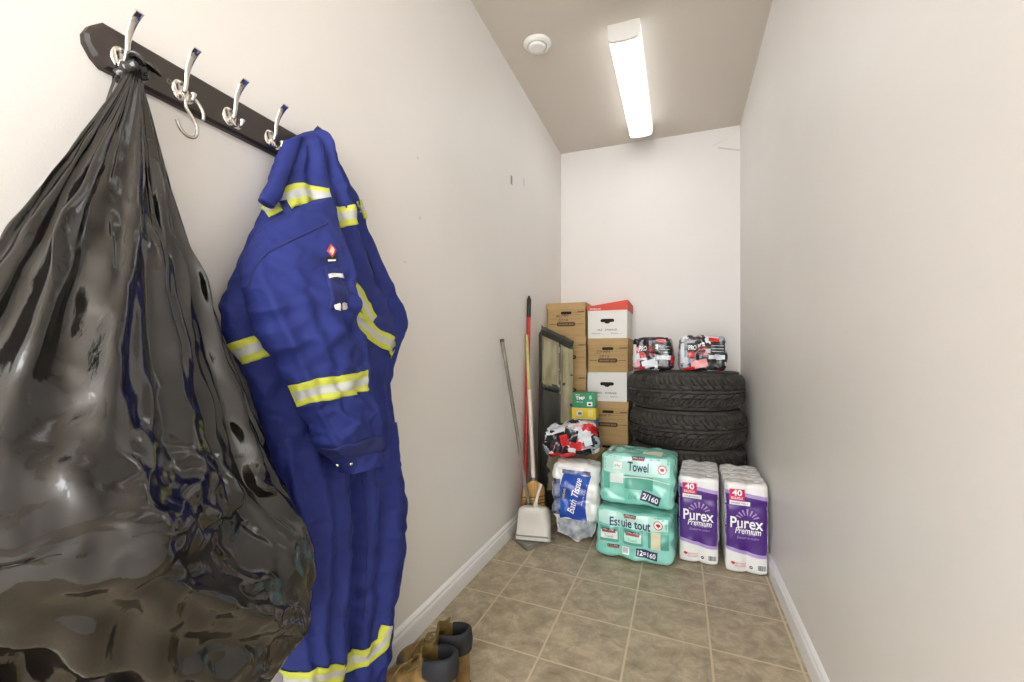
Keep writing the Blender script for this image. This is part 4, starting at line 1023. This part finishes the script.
P('pale_print', .055, .10, .10, .18, paleg, .5); P('pale_print', .09, .135, .07, .15, paleg, .2); P('pale_print', -.005, .04, .035, .06, paleg, -.2)

# ---------------------------------------------------------------- scuffed black tray standing against the wall
tray = thing('plastic_tray', 'tall black plastic tray dusted khaki, standing upright by the left wall', 'tray', (-.812, 3.005, 0), (0, 0, math.atan2(.15, .20)))
trayblack = mat('scuffed_black_plastic', (66, 65, 60), .45, var=.35, vscale=9, bump=.15, bscale=30, stretch=(1, 1, .25)); khaki = mat('khaki_dust', (188, 181, 148), .75, rgb2=(136, 129, 98), vscale=9, stretch=(1.5, 1.5, .5), bump=.1, bscale=60)
TW, NU, NV = .245, 40, 120
def tray_d(s, q):
    """depth of the moulded face in front of the back sheet"""
    z = q
    rim = max(sst(.055, .0, s), sst(.965, 1.0, s)*.7, sst(.955, .985, z)); d = .052*rim
    panel = sst(.12, .15, s)*sst(.60, .57, s)*sst(.70, .715, z)*sst(.955, .945, z); d -= .010*panel
    d += .012*sst(.60, .64, s)*sst(.74, .70, s)
    d += .030*sst(.665, .680, z)*sst(.705, .690, z)*sst(.05, .1, s)*sst(.62, .58, s)
    d += .016*sst(.10, .12, s)*sst(.20, .16, s)*(1 if z < .68 else .3)
    d += .004*noise.noise(Vector((s*3, z*9, 2)))
    return d
def tray_pt(i, j):
    s, q = j/NU, i/NV; ztop = 1.262-.105*s-.0*s*s; bulge = .012*math.sin(q*5)*(1 if s < .05 else 0)
    return Vector((-TW/2+TW*s-bulge, -tray_d(s, q), ztop*q))
def tray_mi(i, j):
    s, q = j/NU, i/NV; n_ = .03*noise.noise(Vector((s*7, q*22, 0)))
    if q+n_ > .69 and q < .958 and .11 < s+n_*.6 < .62: return 1
    if q+n_*3 > .30 and q < .95 and .66 < s+n_ < .985: return 1
    if .10 < q < .34 and .30 < s+n_*4 < .60: return 1
    return 0
bm = bmesh.new(); grid(bm, tray_pt, NV, NU, mi=tray_mi, flip=False); bmesh.ops.recalc_face_normals(bm, faces=bm.faces)
o = new('moulded_shell', bm, [trayblack, khaki], tray, angle=45); so = o.modifiers.new('thick', 'SOLIDIFY'); so.thickness = .005; so.offset = 0
for sx, zz in ((.35, .80), (.78, .86)):
    bm = bmesh.new(); V = lathe(bm, [(.011, 0), (.011, .003), (.007, .003)], 14, axis='Z'); cap(bm, V[-1]); bmesh.ops.rotate(bm, matrix=Matrix.Rotation(PI/2, 3, 'X'), verts=bm.verts)
    bmesh.ops.translate(bm, vec=(-TW/2+TW*sx, -tray_d(sx, zz/1.2)-.004, zz), verts=bm.verts); new('plug', bm, trayblack, tray, label='dark plug in the tray')

# ---------------------------------------------------------------- brooms, dustpans
redpl = mat('red_plastic', (190, 30, 36), .35, var=.05, vscale=20); blackpl = mat('black_plastic', (30, 28, 28), .45)
def rod(bm, a, b, r0, r1=None, n=14, k=10):
    a, b = Vector(a), Vector(b); r1 = r1 if r1 is not None else r0
    return tube(bm, [a.lerp(b, i/k) for i in range(k+1)], [r0+(r1-r0)*i/k for i in range(k+1)], n)
t = thing('push_broom', 'red broom with a long red handle and black grip, leaning on the left wall', 'broom', (-.900, 2.697, 0))
A, B = Vector((-.907, 2.662, .185)), Vector((-.9145, 2.768, 1.435)); G = A.lerp(B, .90)
new('handle', rod(bmesh.new(), A, G, .0125), redpl, t, world=True)
new('grip', rod(bmesh.new(), A.lerp(B, .895), A.lerp(B, .992), .0140, .0132), blackpl, t, world=True)
bm = bmesh.new(); lp = [A.lerp(B, .985)+Vector((.0, .012*math.cos(q*PI/8), .010+.014*math.sin(q*PI/8))) for q in range(-4, 13)]; tube(bm, lp, .0045, 8); new('hanging_loop', bm, blackpl, t, world=True)
bm = bmesh.new(); dirv = Vector((.12, .993, 0)); nrmv = Vector((.993, -.12, 0)); cen = Vector((-.900, 2.697, 0))
def hd(i, j):
    a = 2*PI*j/28; z, hw, th = [(.21, .016, .012), (.195, .034, .0125), (.170, .056, .013), (.125, .066, .013), (.118, .066, .0125)][i]
    return cen+dirv*hw*math.copysign(abs(math.cos(a))**.6, math.cos(a))+nrmv*th*math.sin(a)+Vector((0, 0, z))
V = grid(bm, hd, 4, 28, wrap=True); cap(bm, V[0]); cap(bm, V[-1], True); bmesh.ops.recalc_face_normals(bm, faces=bm.faces); new('head', bm, redpl, t, world=True)
bm = bmesh.new()
def br(i, j):
    a = 2*PI*j/56; k = i/8; w = 1+.05*math.sin(j*3.1)
    return cen+dirv*(.062+.008*k)*w*math.copysign(abs(math.cos(a))**.6, math.cos(a))+nrmv*(.0115+.0015*k)*w*math.sin(a)+Vector((0, 0, .12*(1-k)+.001))
V = grid(bm, br, 8, 56, wrap=True); cap(bm, V[-1]); bmesh.ops.recalc_face_normals(bm, faces=bm.faces); new('bristles', bm, mat('dark_red_bristles', (140, 26, 30), .8, bump=.4, bscale=150, stretch=(1, 1, .05)), t, world=True)

straw = mat('straw', (224, 184, 112), .8, rgb2=(190, 144, 76), vscale=120, stretch=(1, 1, .04), bump=.5, bscale=200, bdist=.004)
t = thing('corn_broom', 'straw corn broom with a pale handle, standing behind the white dustpan', 'broom', (-.829, 2.598, .02))
cen = Vector((-.829, 2.598, 0)); dirv = Vector((.80, .60, 0)); nrmv = Vector((.60, -.80, 0))
P_ = catmull([(.300, .016, .014), (.288, .032, .018), (.268, .058, .022), (.245, .068, .023), (.17, .072, .021), (.09, .073, .021), (.021, .074, .021)], 40)
bm = bmesh.new()
def cb(i, j):
    a = 2*PI*j/80; z, hw, th = P_[i]; w = 1+.035*math.sin(j*2.7+i*.15)*sst(.3, .2, z)
    pinch = 1-.16*sum(max(0, 1-abs(z-zz)/.008) for zz in (.205, .185, .165))
    return cen+dirv*hw*w*math.cos(a)+nrmv*th*w*pinch*math.sin(a)+Vector((0, 0, z))
V = grid(bm, cb, 40, 80, wrap=True); cap(bm, V[0]); cap(bm, V[-1], True); bmesh.ops.recalc_face_normals(bm, faces=bm.faces); new('straw_head', bm, straw, t, world=True)
for zz, cc in ((.205, (60, 40, 30)), (.185, (150, 40, 36)), (.165, (60, 40, 30))):
    bm = bmesh.new(); k = min(range(41), key=lambda q: abs(P_[q][0]-zz)); hw, th = P_[k][1], P_[k][2]
    tube(bm, [cen+dirv*(hw+.002)*math.cos(2*PI*q/48)+nrmv*(th*.86+.002)*math.sin(2*PI*q/48)+Vector((0, 0, zz)) for q in range(49)], .0022, 6, closed=False); new('stitching', bm, mat('stitch_%d' % cc[0], cc, .7), t, world=True)
A, B = Vector((-.829, 2.598, .285)), Vector((-.9175, 2.722, 1.187)); M_ = A.lerp(B, .62)
new('handle', rod(bmesh.new(), A, M_, .0125), mat('pale_painted_wood', (222, 214, 198), .45), t, world=True)
new('handle_end', rod(bmesh.new(), M_, B, .0105, .0095), mat('yellow_painted_wood', (204, 196, 130), .45), t, world=True, label='yellowish upper end of the handle')
new('ferrule', rod(bmesh.new(), A.lerp(B, -.02), A.lerp(B, .035), .0165), mat('wire_binding', (120, 116, 110), .4, metal=.8), t, world=True)

greymet = mat('grey_painted_metal', (140, 134, 124), .4, metal=.3, var=.08, vscale=20); greyin = mat('grey_inside', (186, 184, 178), .6, var=.1, vscale=30)
t = thing('lobby_dustpan', 'grey square metal pan with a long thin grey pole leaning on the wall', 'dustpan', (-.78, 2.44, 0))
Q = [Vector(p) for p in ((-.775, 2.300, 0), (-.660, 2.470, 0), (-.785, 2.575, 0), (-.903, 2.425, 0))]; cc = sum(Q, Vector())/4
ins = [cc+(q-cc)*.86 for q in Q]; bm = bmesh.new()
L = [[bm.verts.new(q+Vector((0, 0, z))) for q in qq] for qq, z in ((Q, 0), (Q, .016), (ins, .018), (ins, .005))]
bm.faces.new(L[0][::-1]); bm.faces.new(L[3]).material_index = 1
for k in range(3):
    for i in range(4): bm.faces.new((L[k][i], L[k][(i+1) % 4], L[k+1][(i+1) % 4], L[k+1][i]))
bmesh.ops.recalc_face_normals(bm, faces=bm.faces); new('pan', bm, [greymet, greyin], t, smooth=False, world=True)
A, B = Vector((-.808, 2.522, .020)), Vector((-.9155, 2.296, 1.14)); new('pole', rod(bmesh.new(), A, B, .0105), greymet, t, world=True)
new('pole_cap', rod(bmesh.new(), A.lerp(B, .992), A.lerp(B, 1.004), .0118), mat('dark_grey_cap', (84, 82, 80), .5), t, world=True)
bm = rod(bmesh.new(), A+Vector((0, 0, -.012)), A.lerp(B, .03), .016); new('socket', bm, greymet, t, world=True)

offw = mat('off_white_plastic', (226, 223, 214), .35, var=.02, vscale=10); 
t = thing('dustpan', 'white plastic dustpan standing on the grey pan against the straw broom', 'dustpan', (-.776, 2.400, .019), (-.33, -.03, .06))
bm = bmesh.new()
def dp(i, j):
    k = i/24; s = j/24*2-1; z = .188*k
    wmax = .100-.012*k; rnd = max(0, 1-((k-.72)/.28)**2.4)**.5 if k > .72 else 1
    y = -.010-.050*sst(.25, .95, k)*(1-abs(s)**6)*1.0+.050*sst(.88, 1, k)
    lip = .006*sst(.10, .02, k)*0-.006*(max(0, 1-abs(k-.085)/.03))
    return Vector((s*wmax*(.55+.45*rnd if k > .72 else 1), y+lip+.05*sst(.93, 1.0, abs(s)), z))
grid(bm, dp, 24, 24); bmesh.ops.recalc_face_normals(bm, faces=bm.faces); o = new('pan', bm, offw, t); so = o.modifiers.new('thick', 'SOLIDIFY'); so.thickness = .003; so.offset = 0
bm = bmesh.new(); hp = curve([(.014, -.035, .174), (.020, -.030, .209), (.027, -.022, .249), (.034, -.016, .284), (.038, -.014, .306)], 20); tube(bm, hp, [.022-.010*sst(0, 8, i)+.003*sst(12, 18, i) for i in range(21)], 16, .55); new('handle', bm, offw, t)
new('rubber_lip', rect(lambda a, z, o=0: Vector((a, -.0185, z)), -.096, .096, .018, .026, 6, 1), mat('grey_lip', (150, 148, 142), .6), t).modifiers.new('thick', 'SOLIDIFY').thickness = .002
